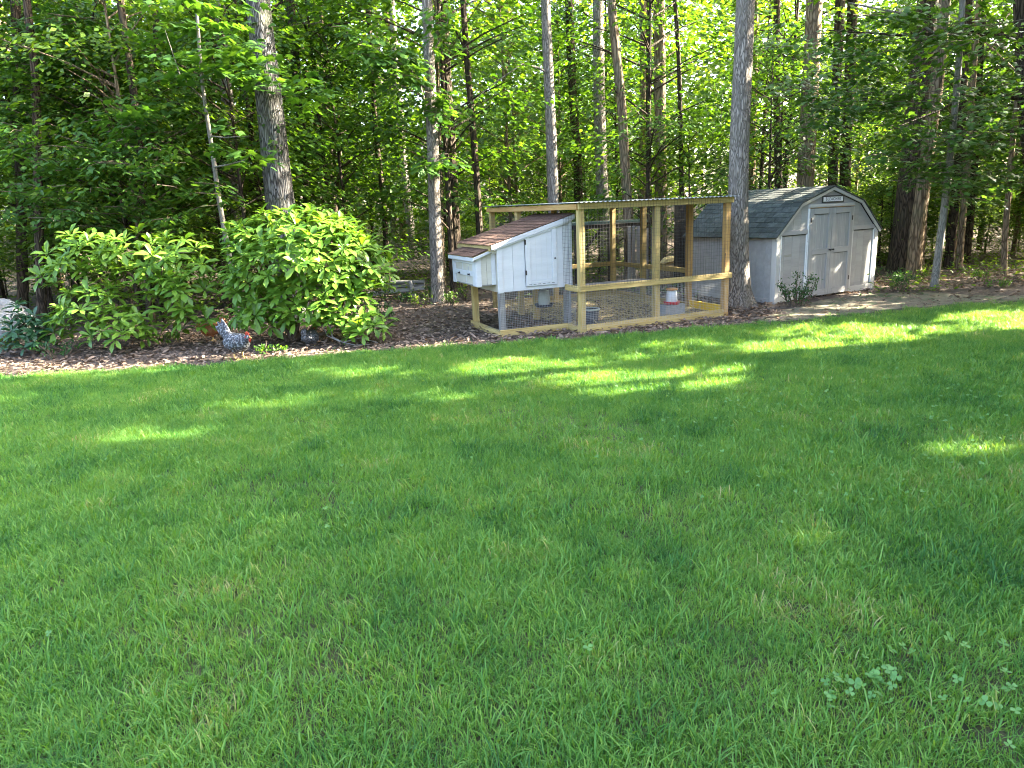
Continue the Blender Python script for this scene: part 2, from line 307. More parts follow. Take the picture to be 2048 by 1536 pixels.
def sprays(centers, az, n_leaf, rad, r=rng, droop=0.25, tilt=.5, flat=.07):
    """flat layered leafy twigs: returns leaf base points, directions, normals"""
    k = len(centers); n = n_leaf
    u = np.stack([np.cos(az), np.sin(az), np.zeros(k)], 1); s = np.stack([-np.sin(az), np.cos(az), np.zeros(k)], 1)
    t = r.uniform(-1, 1, (k, n)); q = r.normal(0, .42, (k, n)) * np.sqrt(np.clip(1.15 - t * t, .05, 1))
    rad = np.broadcast_to(np.asarray(rad, float), (k,))[:, None]
    tl = r.normal(0, .22, (k, 1))
    P = centers[:, None] + u[:, None] * (t * rad)[..., None] + s[:, None] * (q * rad)[..., None]
    P[..., 2] += -droop * rad * ((t + 1) / 2) ** 2 + tl * q * rad + r.normal(0, flat, (k, n))
    ang = az[:, None] + np.sign(q) * r.uniform(.1, 1.2, (k, n))
    D = np.stack([np.cos(ang), np.sin(ang), -r.uniform(.05, .7, (k, n))], -1)
    Nn = np.stack([r.normal(0, tilt, (k, n)), r.normal(0, tilt, (k, n)), np.ones((k, n))], -1)
    return P.reshape(-1, 3), D.reshape(-1, 3), Nn.reshape(-1, 3)

# ------------------------------------------------------------------ gaps in the crowns: where sunlight comes through (ground or height ellipses, in metres)
GAPS = []
def gap_px(x, y, rx, ry, keep=0.0, z=0.0):
    c = G(x, y, z); a = G(x + rx, y, z); b = G(x, y - ry, z); d = G(x, y + ry, z)
    GAPS.append((c[0], c[1], z, np.linalg.norm(a - c) + .05, abs(b[1] - d[1]) / 2 + .05, keep))
def gap_w(p, rx, ry, keep=0.0): GAPS.append((p[0], p[1], p[2], rx, ry, keep))
for g in [(1190, 772, 72, 20), (1345, 766, 100, 18), (1400, 745, 45, 8), (1575, 703, 105, 12), (1040, 746, 110, 9), (960, 738, 50, 6), (1240, 716, 90, 5, .3), (1700, 684, 100, 9, .25),
          (1630, 664, 130, 8, .1), (1850, 672, 170, 12, .2), (1965, 641, 90, 8), (2030, 655, 60, 10), (1420, 716, 60, 5, .2), (690, 747, 50, 4, .1), (860, 797, 40, 5, .1), (275, 880, 65, 9, .15),
          (610, 806, 130, 9, .25), (1930, 912, 75, 14, .25), (1310, 694, 60, 4, .3), (430, 1068, 70, 10, .4), (640, 706, 60, 4), (880, 690, 60, 4), (150, 748, 160, 7), (60, 733, 60, 4),
          (1560, 632, 90, 4, .2), (1700, 612, 90, 4, .3), (760, 645, 60, 5, .2), (905, 610, 40, 5), (700, 640, 40, 5), (40, 580, 60, 6), (1110, 755, 130, 12, .4), (480, 820, 90, 8, .6), (1480, 690, 120, 6, .35), (300, 770, 120, 5, .72), (800, 760, 90, 5, .4)]:
    gap_px(*g)
def cull(P, r=rng, grow=.06):
    keep = np.ones(len(P), bool)
    for (x, y, z, rx, ry, kp) in GAPS:
        t = (P[:, 2] - z) / SV[2]; hx = P[:, 0] - SV[0] * t; hy = P[:, 1] - SV[1] * t
        ins = (((hx - x) / (rx + grow)) ** 2 + ((hy - y) / (ry + grow)) ** 2 < 1) & (t > 0.6)
        if kp: ins &= r.uniform(0, 1, len(P)) > kp
        keep &= ~ins
    return keep

# ================================================================== the ground
EDGE_PX = [(0, 757), (200, 745), (400, 735), (600, 717), (860, 697), (1000, 690), (1160, 680), (1300, 668), (1500, 650), (1700, 628), (1850, 612), (2048, 600)]
EDGE = np.array([G(*p)[:2] for p in EDGE_PX])
EX = np.concatenate([[-60, -14], EDGE[:, 0], [14, 60]]); EY = np.concatenate([[8.0, 8.6], EDGE[:, 1], [12.0, 12.0]])
def edge_y(x): return np.interp(x, EX, EY) + .05 * np.sin(x * 5.3) + .035 * np.sin(x * 11.7 + 1)
def relief(x, y): return .012 * np.sin(x * .9 + 1.3) * np.sin(y * .8) + .008 * np.sin(x * 2.1 + y * 1.7)
def grid_mesh(name, xs, ys_of, mat):
    nx, ny = len(xs), len(ys_of(xs[0]))
    P = np.array([[x, y, 0] for x in xs for y in ys_of(x)])
    return P, nx, ny
# forest floor: one sheet out to the horizon, gently rolling far back in the woods
xs = np.concatenate([[-400, -200, -100, -60], np.arange(-40, 40.1, 2.0), [60, 100, 200, 400]]); ys = np.concatenate([[-300, -100, -40, -12], np.arange(-4, 70.1, 2.0), [90, 130, 200, 400]])
X, Y = np.meshgrid(xs, ys, indexing='ij'); Z = np.where(Y > 20, .9 * ((np.clip(Y, 20, 70) - 20) / 50) ** 1.5 * 4 + .25 * np.sin(X * .21) * np.clip((Y - 20) / 20, 0, 1), 0) - .012
def floor_z(x, y): return float(.9 * ((min(max(y, 20), 70) - 20) / 50) ** 1.5 * 4 + .25 * math.sin(x * .21) * min(max((y - 20) / 20, 0), 1)) if y > 20 else 0.0
nx, ny = X.shape; ii = np.arange(nx * ny).reshape(nx, ny)
q = np.stack([ii[:-1, :-1], ii[1:, :-1], ii[1:, 1:], ii[:-1, 1:]], -1).reshape(-1, 4)
me = mesh_np('forest_floor', np.stack([X, Y, Z], -1).reshape(-1, 3), q.ravel(), np.arange(len(q)) * 4, M['soil'], True)
tag(link('forest_floor', me), 'brown mulch and leaf covered floor under the woods', None, None, 'structure')
# lawn sheet up to the mulch edge
xs = np.concatenate([np.linspace(-40, -9.2, 12), np.arange(-9, 10.01, .2), np.linspace(10.4, 40, 12)])
fr = np.concatenate([np.linspace(-30, 0, 12)[:-1], np.linspace(0, 1, 70)])
Pl = []
for x in xs:
    ey = float(edge_y(x))
    for t in fr:
        y = t if t < 0 else t * ey
        Pl.append((x, y, 0.0 if t < 0 else float(relief(x, y)) * min(1, (1 - t) * 8)))
Pl = np.array(Pl); nx, ny = len(xs), len(fr); ii = np.arange(nx * ny).reshape(nx, ny)
q = np.stack([ii[:-1, :-1], ii[1:, :-1], ii[1:, 1:], ii[:-1, 1:]], -1).reshape(-1, 4)
lawn = link('lawn', mesh_np('lawn', Pl, q.ravel(), np.arange(len(q)) * 4, M['lawnsoil'], True))
tag(lawn, 'shaded green lawn sloping across the foreground', None, None, 'structure')
# bare earth strip in front of the shed
bp = [(1470, 655), (1560, 622), (1640, 600), (1745, 585), (1850, 584), (1960, 590), (2048, 590), (2200, 592), (2200, 606), (2048, 610), (1900, 622), (1750, 634), (1620, 646), (1530, 655)]
bv = [(*G(*p)[:2], -.006) for p in bp]
bc = np.mean(bv, 0)
mb = MB(); inner = [tuple(np.array(b) * .6 + bc * .4) for b in bv]
mb.add(bv + inner + [tuple(bc)], [(i, (i + 1) % 14, 14 + (i + 1) % 14, 14 + i) for i in range(14)] + [(14 + i, 14 + (i + 1) % 14, 28) for i in range(14)])
tag(mb.build('bare_earth', M['bare']), 'worn bare earth strip in front of the shed', None, None, 'structure')

# ================================================================== chicken run and hen house (frame: u along the front, n going back)
TH = .3903; RO = np.array([1.052, 10.356, 0.]); Ru = np.array([math.cos(TH), math.sin(TH), 0]); Rn = np.array([-math.sin(TH), math.cos(TH), 0])
def RW(x, y, z): return RO + Ru * x + Rn * y + np.array([0, 0, z])
W, DP, H = 2.69, 3.55, 1.85
run = empty('chicken_run', RO, TH); tag(run, 'long timber framed chicken run with wire mesh and corrugated roof', 'chicken run')
pw = .09
posts = [(0, 0), (1.29, 0), (W - pw, 0), (W - pw, .95), (W - pw, 2.36), (W - pw, DP - pw), (0, DP - pw), (0, 2.24), (1.29, DP - pw)]
for i, (px, py) in enumerate(posts):
    box('post', px, px + pw, py, py + pw, -.05, 1.765 if py > 0.01 else 1.775, M['lumber' if i not in (2, 3) else 'lumber_warm'], run)
# top beams
box('top_beam', -.02, W + .02, -.042, -.002, 1.765, 1.85, M['lumber'], run)
box('top_beam', -.042, -.002, .0, DP, 1.765, 1.845, M['lumber_warm'], run)
box('top_beam', W + .002, W + .042, .0, DP, 1.765, 1.845, M['lumber'], run)
box('top_beam', 0, W, DP + .002, DP + .042, 1.765, 1.845, M['lumber'], run)
for k in range(4): box('rafter', .5 + k * .55, .54 + k * .55, .01, DP, 1.78, 1.845, M['lumber_warm'], run)
# mid rails
box('rail', -.02, W + .02, -.046, -.004, .60, .685, M['lumber'], run)
box('rail', -.045, -.003, -.004, .40, .595, .68, M['lumber'], run)
box('rail', W + .003, W + .045, 1.0, DP, .60, .685, M['lumber'], run)
box('rail', 0, W, DP + .003, DP + .045, .60, .685, M['lumber'], run)
box('rail', -.045, -.003, 1.9, DP, .595, .68, M['lumber'], run)
box('ledge', .1, 1.28, .1, .34, .655, .675, M['weathered'], run)
# bottom boards
box('bottom_board', pw + .003, W - pw - .003, -.012, .03, -.03, .10, M['lumber'], run)
box('bottom_board', -.012, .03, pw + .003, .42, -.03, .08, M['lumber'], run)
box('bottom_board', W - .03, W + .012, 1.05, DP, -.03, .10, M['lumber'], run)
box('bottom_board', 0, W, DP - .03, DP + .012, -.03, .10, M['lumber'], run)
yb = box('threshold', W - .075, W - .03, pw + .02, .94, .03, .155, M['yellowboard'], run); tag(yb, 'bright yellow board across the foot of the run door')
# door hook and pulls on the right front post
dh = MB().tube([(W - pw - .005, -.012, .78), (W - pw - .02, -.02, .86), (W - pw - .018, -.02, .95), (W - pw - .005, -.012, .99)], [.006] * 4, 6).build('door_latch', M['iron'], run)
# corrugated sheet
n = 400; mb = MB(); xsn = np.linspace(-.08, W + .05, n); zz = 1.862 + .008 * np.sin(xsn * 2 * math.pi / .076)
vs = []; ysn = (-.13, 1.2, 2.4, DP + .12)
for yv in ysn: vs += [(x, yv, z + .012 * (yv / DP)) for x, z in zip(xsn, zz)]
mb.add(vs, [(j * n + i, j * n + i + 1, (j + 1) * n + i + 1, (j + 1) * n + i) for j in range(3) for i in range(n - 1)])
rf = mb.build('corrugated_roof', M['tin'], run, True); so = rf.modifiers.new('solid', 'SOLIDIFY'); so.thickness = .002
# wire panels
def panel(x0, x1, z0, z1, sx, sz, r, mat, fixed, axis, parent=run, name='wire_mesh', sag=.004):
    mb = MB(); rr = np.random.default_rng(int(abs(x0 * 100 + z0 * 10 + fixed * 7) + 3))
    def P(a, z): return (a, fixed + rr.normal(0, sag), z) if axis == 'x' else (fixed + rr.normal(0, sag), a, z)
    for a in np.arange(x0, x1 + 1e-6, sx):
        a2 = a + rr.normal(0, sx * .05); mb.wire(P(a2, z0), P(a2 + rr.normal(0, sx * .06), z1), r)
    for z in np.arange(z0, z1 + 1e-6, sz):
        mid = (x0 + x1) / 2; zz = z + rr.normal(0, sz * .05)
        a, b, c = P(x0, zz), P(mid, zz + rr.normal(0, sz * .06)), P(x1, zz); mb.wire(a, b, r); mb.wire(b, c, r)
    return mb.build(name, mat, parent)
for (a, b) in ((.02, 1.33), (1.34, W - .02)):
    panel(a, b, .66, 1.84, .05, .052, .0011, M['wiredark'], -.052, 'x')
    panel(a, b, .06, .62, .0265, .0265, .0008, M['galv'], -.052 if False else -.016, 'x')
panel(.02, .42, .66, 1.7, .05, .052, .0011, M['wiredark'], -.052, 'y')
panel(1.95, DP, .06, 1.7, .05, .052, .0011, M['wiredark'], -.052, 'y')
panel(1.0, DP, .68, 1.77, .05, .052, .0011, M['wiredark'], W + .052, 'y')
panel(1.0, DP, .06, .6, .032, .032, .0008, M['galv'], W + .016, 'y')
panel(0, W, .06, 1.77, .06, .06, .0011, M['wiredark'], DP + .052, 'x')
panel(pw, .40, .08, .6, .0265, .0265, .0008, M['galv'], -.016, 'y')

# straw bedding
n = 5200; px_ = rng.uniform(.06, W - .1, n); py_ = rng.uniform(.08, DP - .1, n); C = np.array([RW(a, b, .012 + .05 * rng.random() ** 2) for a, b in zip(px_, py_)])
D = rdir(n); D[:, 2] = rng.normal(0, .18, n); Nn = np.stack([rng.normal(0, .4, n), rng.normal(0, .4, n), np.ones(n)], 1)
st = link('straw_bedding', leaves('straw_bedding', C, D, Nn, rng.uniform(.08, .22, n), rng.uniform(.004, .007, n), T([(0, -.5, 0), (1, -.5, .05), (1, .5, .05), (0, .5, 0)], [(0, 1, 2, 3)]), M['straw']))
tag(st, 'loose yellow straw strewn over the floor of the run', 'straw', None, 'stuff')

# ---- hen house
hen_house = empty('hen_house', RW(-1.10, .43, 0), TH); tag(hen_house, 'white painted hen house on stilts with brown shingle roof and nest box', 'hen house')
HW, HD = 1.20, 1.23     # local: x 0..HW, y 0..HD
def zt(x): return 1.335 + (1.675 - 1.335) * x / HW      # wall top follows the roof slope
bz = .64
# front wall siding boards (with door opening x .43-.94, z .70-1.5)
bx = [.075, .23, .43]; gp = .004
cuts = [(.07, .235), (.235, .43), (.94, HW - .055)]
for a, b in cuts: prism('siding_board', [(a + gp / 2, bz), (b - gp / 2, bz), (b - gp / 2, zt(b) - .05), (a + gp / 2, zt(a) - .05)], .002, .03, M['white_paint'], hen_house, .002)
prism('siding_board', [(.43, bz), (.94, bz), (.94, .69), (.43, .69)], .002, .03, M['white_paint'], hen_house, .002)
prism('siding_board', [(.43, 1.455), (.94, 1.58), (.94, zt(.94) - .05), (.43, zt(.43) - .05)], .002, .03, M['white_paint'], hen_house, .002)
prism('corner_trim', [(-.012, bz - .012), (.068, bz - .012), (.068, zt(.068) - .05), (-.012, zt(-.012) - .05)], -.014, .005, M['white_paint'], hen_house)
prism('corner_trim', [(HW - .052, bz - .002), (HW, bz - .002), (HW, zt(HW) - .05), (HW - .052, zt(HW - .052) - .05)], -.012, .005, M['white_paint'], hen_house)
prism('rake_trim', [(-.10, zt(-.10) - .055), (HW + .04, zt(HW + .04) - .055), (HW + .04, zt(HW + .04) + .012), (-.10, zt(-.10) + .012)], -.04, -.016, M['white_paint'], hen_house)
prism('rake_trim', [(-.06, zt(-.06) - .075), (HW, zt(HW) - .075), (HW, zt(HW) - .0555), (-.06, zt(-.06) - .0555)], -.03, -.0, M['white_paint'], hen_house)
# door: frame and inset panel
dz0, dzl, dzr = .70, 1.45, 1.575
door = prism('door', [(.46, .76), (.915, .76), (.915, 1.535), (.46, 1.42)], -.006, .014, M['white_paint'], hen_house, .002)
def dchild(o, p):
    ml = o.matrix_basis.copy(); o.parent = p; o.matrix_basis = p.matrix_basis.inverted() @ ml
    return o
for poly in ([(.432, .695), (.505, .695), (.505, 1.47), (.432, 1.452)], [(.865, .695), (.938, .695), (.938, 1.572), (.865, 1.555)], [(.506, .695), (.864, .695), (.864, .775), (.506, .775)], [(.506, 1.395), (.864, 1.483), (.864, 1.553), (.506, 1.468)]):
    dchild(prism('door_frame', poly, -.022, -.003, M['white_paint'], hen_house, .003), door)
dchild(prism('door_panel', [(.508, .778), (.862, .778), (.862, 1.48), (.508, 1.393)], -.010, -.006, M['white_paint'], hen_house, .001), door)
for k in range(3): dchild(box('panel_groove', .60 + k * .09, .603 + k * .09, -.0108, -.0095, .79, 1.39, M['shed_trim'], hen_house, 0), door)
dchild(MB().lathe([(0, 0), (.010, .001), (.012, .012), (.006, .02), (0, .021)], 12).build('door_knob', M['iron'], hen_house, True, loc=(.905, -.022, 1.08), rot=(math.pi / 2, 0, 0)), door)
for zz_ in (.86, 1.30): dchild(box('hinge', .425, .445, -.026, -.012, zz_, zz_ + .07, M['iron'], hen_house, 0), door)
for k in range(6): box('vent_slot', .47 + k * .075, .515 + k * .075, -.0235, -.0215, .715 + .001 * k, .721 + .001 * k, M['gap'], hen_house, 0)
# other walls
for k in range(5):
    a = k * HD / 5
    prism('siding_board', [(a + .002, bz), (a + HD / 5 - .002, bz), (a + HD / 5 - .002, 1.30), (a + .002, 1.30)], .0, .03, M['cream_paint'], hen_house, .002, axis='x')
    prism('siding_board', [(a + .034, bz), (a + HD / 5 - .002, bz), (a + HD / 5 - .002, 1.60), (a + .034, 1.60)], HW - .03, HW - .002, M['white_paint'], hen_house, .002, axis='x')
prism('back_wall', [(.03, bz), (HW - .03, bz), (HW - .03, zt(HW) - .06), (.03, zt(.03) - .06)], HD - .03, HD, M['white_paint'], hen_house)
box('floor', .03, HW - .03, .03, HD - .03, bz, bz + .02, M['weathered'], hen_house)
# roof deck, fascia and shingles
slope = math.atan2(1.675 - 1.335, HW); cs, sn = math.cos(slope), math.sin(slope)
prism('roof_deck', [(-.11, zt(-.11) - .03), (HW + .07, zt(HW + .07) - .03), (HW + .07, zt(HW + .07) + .005), (-.11, zt(-.11) + .005)], -.015, HD + .2, M['lumber'], hen_house)
box('fascia', -.125, -.112, -.03, HD + .2, zt(-.12) - .065, zt(-.12) - .005, M['lumber'], hen_house)
box('rafter_plate', -.07, -.004, .02, HD, 1.20, 1.285, M['cream_paint'], hen_house)
def shingle_mesh(wd, ln, mat, nm='shingle', th=.006):
    return MB().add([(-wd / 2, 0, 0), (wd / 2, 0, 0), (wd / 2, ln, 0), (-wd / 2, ln, 0), (-wd / 2, 0, th), (wd / 2, 0, th), (wd / 2, ln, th * .3), (-wd / 2, ln, th * .3)],
                    [(0, 3, 2, 1), (4, 5, 6, 7), (0, 1, 5, 4), (1, 2, 6, 5), (2, 3, 7, 6), (3, 0, 4, 7)]).mesh(nm, mat)
def shingles(parent, o, u, v, Lu, Lv, wd, ex, mat, lift=.006):
    """tabs laid in rows: o eave corner, u along the eave, v up the slope"""
    u = Vector(u).normalized(); v = Vector(v).normalized(); nn = u.cross(v)
    if nn.z < 0: nn = -nn
    rows = int(round(Lv / ex)); cols = int(round(Lu / wd)); me = [shingle_mesh(wd * .975 * f, ex * 1.25, mat) for f in (1, .96, .985)]
    for j in range(rows):
        off = 0.5 * wd * (j % 2)
        for i in range(cols + (1 if j % 2 else 0)):
            s = i * wd + wd / 2 - off; half = j % 2 and i in (0, cols)
            x = (-u if (u.cross(v).z < 0) else u)
            mm = random.choice(me); ob = bpy.data.objects.new('shingle', mm); COL.objects.link(ob); ob.parent = parent
            vv = (v - nn * (.028 + random.uniform(-.006, .006))).normalized(); n2 = x.cross(vv).normalized(); vv = n2.cross(x)
            Mx = Matrix((x, vv, n2)).transposed().to_4x4(); s2 = min(max(s, wd * .25 if half else s), Lu - (wd * .25 if half else 0))
            Mx.translation = Vector(o) + u * s2 + v * (j * ex + random.uniform(-.006, .006)) + nn * (lift + random.uniform(0, .003))
            if half: Mx = Mx @ Matrix.Diagonal((.5, 1, 1, 1))
            ob.matrix_basis = Mx
shingles(hen_house, (-.135, -.04, zt(-.135) + .012), (0, 1, 0), (cs, 0, sn), HD + .26, (HW + .21) / cs, .249, .13, M['shingle_brown'], .012)
# stilts, bottom boards, mesh under the house
for (px, py) in ((0, .0), (HW - .12, .0), (0, HD - .09), (HW - .12, HD - .09)):
    box('stilt', px + .005, px + .095, py + .004, py + .094, -.04, bz, M['weathered' if py == 0 else 'lumber'], hen_house)
box('bottom_board', -.02, HW - .02, -.036, .002, -.03, .088, M['lumber'], hen_house)
box('bottom_board', -.034, .003, .004, HD, -.03, .088, M['lumber'], hen_house)
panel(.0, HW - .02, .05, bz - .005, .0265, .0265, .0008, M['galv'], -.006, 'x', hen_house)
# nest box on the left wall
nest = empty('nest_box'); nest.parent = hen_house
NX, NY0, NY1, NB = -.30, .09, 1.14, .745
box('box_wall', NX, -.004, NY1 - .02, NY1, NB, 1.16, M['white_paint'], nest)
box('box_floor', NX, -.004, NY0, NY1 - .022, NB - .002, NB + .016, M['weathered'], nest)
for a, b in ((NX + .075, NX + .158), (NX + .163, NX + .235)): prism('siding_board', [(a, NB + .005), (b, NB + .005), (b, 1.255 - (-.02 - b) * .30), (a, 1.255 - (-.02 - a) * .30)], NY0 + .006, NY0 + .022, M['cream_paint'], nest, .002)
prism('corner_trim', [(NX - .004, NB - .01), (NX + .072, NB - .01), (NX + .072, 1.185), (NX - .004, 1.165)], NY0 - .008, NY0 + .014, M['white_paint'], nest)
prism('corner_trim', [(-.065, NB + .005), (-.002, NB + .005), (-.002, 1.262), (-.065, 1.242)], NY0 - .006, NY0 + .014, M['white_paint'], nest)
prism('roof_board', [(NX - .05, 1.142), (-.004, 1.262), (-.004, 1.285), (NX - .05, 1.165)], NY0 - .04, NY1 + .03, M['lumber'], nest)
prism('rake_trim', [(NX - .055, 1.118), (-.004, 1.242), (-.004, 1.28), (NX - .055, 1.16)], NY0 - .058, NY0 - .042, M['white_paint'], nest)
box('fascia', NX - .066, NX - .052, NY0 - .05, NY1 + .03, 1.105, 1.16, M['white_paint'], nest)
# outer face: a hatch with two panels and two turn buttons
lid = box('hatch', NX + .004, NX + .016, NY0 + .015, NY1 - .025, NB + .01, 1.12, M['cream_paint'], nest, 0)
for (y0, y1, z0, z1) in ((NY0 + .014, NY0 + .14, NB - .004, 1.118), (NY1 - .13, NY1 + .004, NB - .004, 1.118), (NY0 + .142, NY1 - .132, 1.06, 1.118), (NY0 + .142, NY1 - .132, .88, .952)):
    box('hatch_frame', NX - .012, NX + .003, y0, y1, z0, z1, M['white_paint'], nest, .002)
for y in (.42, .68): box('panel_divider', NX - .002, NX + .0035, y, y + .012, .953, 1.059, M['white_paint'], nest, 0)
box('panel_divider', NX - .002, NX + .0035, .55, .562, NB + .012, .879, M['white_paint'], nest, 0)
for y in (.36, .80): MB().lathe([(0, 0), (.014, .001), (.016, .01), (.006, .02), (.016, .03), (0, .034)], 10).build('knob', M['iron'], nest, True, loc=(NX - .012, y, .905), rot=(0, -math.pi / 2, 0))
shingles(nest, (NX - .07, NY0 - .05, 1.162), (0, 1, 0), (.928, 0, .373 * .93), NY1 - NY0 + .09, .40, .285, .13, M['shingle_brown'], .010)

# ---- things in and under the coop
p = RW(-.14, .95, 0); feeder = empty('hanging_feeder', (p[0], p[1], .29), 0); tag(feeder, 'grey bell shaped poultry feeder hanging below the white hen house', 'feeder')
MB().lathe([(.085, .035), (.098, .10), (.092, .17), (.085, .25), (.055, .27), (0, .275)], 28).build('hopper', M['plastic_grey'], feeder, True)
MB().lathe([(0, 0), (.13, .004), (.155, .05), (.148, .052), (.125, .015), (0, .012)], 28).build('tray', M['plastic_navy'], feeder, True)
MB().tube([(0, 0, .27), (0, 0, .36)], [.003, .003], 6).build('hook', M['iron'], feeder)
p = RW(1.95, .50, 0); blk = empty('concrete_block', p, TH + .1); tag(blk, 'pale grey concrete block carrying the waterer inside the run', 'block')
mb = MB()
mb.box(-.2, .2, -.1, -.06, 0, .19).box(-.2, .2, .06, .1, 0, .19).box(-.2, -.16, -.0595, .0595, 0, .19).box(.16, .2, -.0595, .0595, 0, .19).box(-.02, .02, -.0595, .0595, 0, .19); bevel(mb.build('block_body', M['block'], blk), .004)
wt = empty('poultry_waterer', (p[0], p[1], .192), 0); tag(wt, 'white jar poultry waterer with red base standing on a grey block', 'waterer')
MB().lathe([(0, .0), (.12, .0), (.135, .04), (.13, .05), (.10, .03), (0, .03)], 28).build('base', M['plastic_red'], wt, True)
MB().lathe([(.085, .032), (.095, .05), (.088, .14), (.082, .21), (.07, .225), (0, .228)], 28).build('jar', M['plastic_white'], wt, True)
MB().lathe([(0, .26), (.095, .26), (.098, .235), (.075, .228)], 24).build('lid', M['plastic_orange'], wt, True)
p = RW(.40, .42, 0); bk = empty('bucket', p, 0); tag(bk, 'dark grey bucket with pale rim behind the near corner post of the run', 'bucket')
MB().lathe([(0, .0), (.10, .0), (.135, .26), (.128, .26), (.095, .02), (0, .02)], 28).build('bucket_body', M['bucket'], bk, True)
MB().lathe([(.134, .25), (.146, .252), (.146, .275), (.134, .278), (.128, .262)], 28).build('rim', M['plastic_grey'], bk, True)
MB().tube([(.14 * math.cos(t), .02, .27 + .13 * math.sin(t)) for t in np.linspace(0, math.pi, 14)], [.004] * 14, 6).build('handle', M['iron'], bk)

# ================================================================== shed
SH = .5318; SO = np.array([4.670, 12.436, 0.]); Su = np.array([math.cos(SH), math.sin(SH), 0]); Sn = np.array([-math.sin(SH), math.cos(SH), 0])
def SW_(x, y, z): return SO + Su * x + Sn * y + np.array([0, 0, z])
shed = empty('garden_shed', SO, SH); tag(shed, 'pale grey barn roofed garden shed with green shingles and double doors', 'shed')
SWD, SLN, EZ, KX, KZ, PZ = 2.87, 2.08, 1.17, .56, 1.675, 1.945
def ft(x):      # underside of the gable at x
    x = min(x, SWD - x)
    return EZ + (KZ - EZ) * x / KX if x < KX else KZ + (PZ - KZ) * (x - KX) / (SWD / 2 - KX)
# front wall boards left and right of the doors, and gable
for (a, b) in ((.0, .83), (2.06, SWD)):
    k = 4; e = np.linspace(a, b, k + 1)
    for i in range(k):
        x0, x1 = e[i] + .002, e[i + 1] - .002
        prism('siding_board', [(x0, .03), (x1, .03), (x1, EZ - .03), (x0, EZ - .03)], .004, .03, M['shed_paint'], shed, .001)
        top = [(x1, ft(x1) - .01)] + ([(KX, KZ - .01)] if x0 < KX < x1 else []) + ([(SWD - KX, KZ - .01)] if x0 < SWD - KX < x1 else []) + [(x0, ft(x0) - .01)]
        prism('gable_board', [(x0, EZ - .027), (x1, EZ - .027)] + top, .004, .03, M['shed_paint'], shed, .001)
prism('gable_board', [(.83, 1.60), (2.06, 1.60), (2.06, ft(2.06) - .01), (SWD / 2, PZ - .01), (.83, ft(.83) - .01)], .004, .03, M['shed_paint'], shed, .001)
# trims
for (a, b) in ((-.012, .085), (SWD - .085, SWD + .012)): box('corner_trim', a, b, -.018, .006, -.02, EZ + .01, M['shed_trim'], shed)
for (a, b) in ((.087, .80), (2.09, SWD - .087)):
    box('belt_trim', a, b, -.016, .006, EZ - .01, EZ + .07, M['shed_paint'], shed)
    box('base_trim', a, b, -.014, .006, -.0, .11, M['shed_trim'], shed)
for x in (.105, .775): box('white_stop', x, x + .016, -.013, .004, .112, EZ - .012, M['peeled'], shed, .001)
for x in (2.10, SWD - .118): box('white_stop', x, x + .014, -.013, .004, .112, EZ - .012, M['peeled'], shed, .001)
for x in (.796, SWD - .100): box('shadow_gap', x, x + .013, -.006, .0035, .14, EZ - .012, M['gap'], shed, 0)
for (a, b) in ((.12, .79), (2.11, SWD - .1)): box('shadow_gap', a, b, -.006, .0035, EZ - .022, EZ - .0105, M['gap'], shed, 0)
box('door_header', .80, 2.09, -.030, .01, 1.608, 1.662, M['shed_trim'], shed)
box('header_drip', .81, 2.08, -.026, .01, 1.596, 1.6065, M['lumber_warm'], shed)
box('jamb', .80, .826, -.02, .006, .02, 1.597, M['peeled'], shed, .002); box('jamb', 2.064, 2.09, -.02, .006, .02, 1.597, M['shed_trim'], shed, .002)
box('shadow_gap', .8265, .836, -.012, .003, 1.2, 1.55, M['gap'], shed, 0)
for s, (a, b) in enumerate(((.836, 1.446), (1.454, 2.062))):
    d = box('door', a, b, -.006, .014, .03, 1.59, M['shed_paint'], shed, .002)
    wst = .095
    for bb in ((a, a + wst, .03, 1.59), (b - wst, b, .03, 1.59), (a + wst + .002, b - wst - .002, 1.49, 1.59), (a + wst + .002, b - wst - .002, .78, .88), (a + wst + .002, b - wst - .002, .03, .14)):
        dchild(box('door_frame', bb[0], bb[1], -.026, -.007, bb[2], bb[3], M['shed_paint'], shed, .003), d)
    for z in (1.486, .776): dchild(box('shadow_gap', a + wst + .01, b - wst - .01, -.012, -.0065, z - .004, z + .003, M['gap'], shed, 0), d)
    for k in range(3): dchild(box('panel_groove', a + .2 + k * .1, a + .206 + k * .1, -.0085, -.0063, .16, 1.48, M['shed_trim'], shed, 0), d)
    hx = b - .04 if s == 0 else a + .035
    dchild(MB().lathe([(0, 0), (.016, .001), (.016, .008), (.007, .02), (.018, .032), (.016, .045), (0, .048)], 12).build('handle', M['iron'], shed, True, loc=(hx, -.026, .845), rot=(math.pi / 2, 0, 0)), d)
    for z in (.25, 1.35): dchild(box('hinge', (a + .01) if s == 0 else (b - .04), (a + .04) if s == 0 else (b - .01), -.031, -.027, z, z + .08, M['iron'], shed, 0), d)
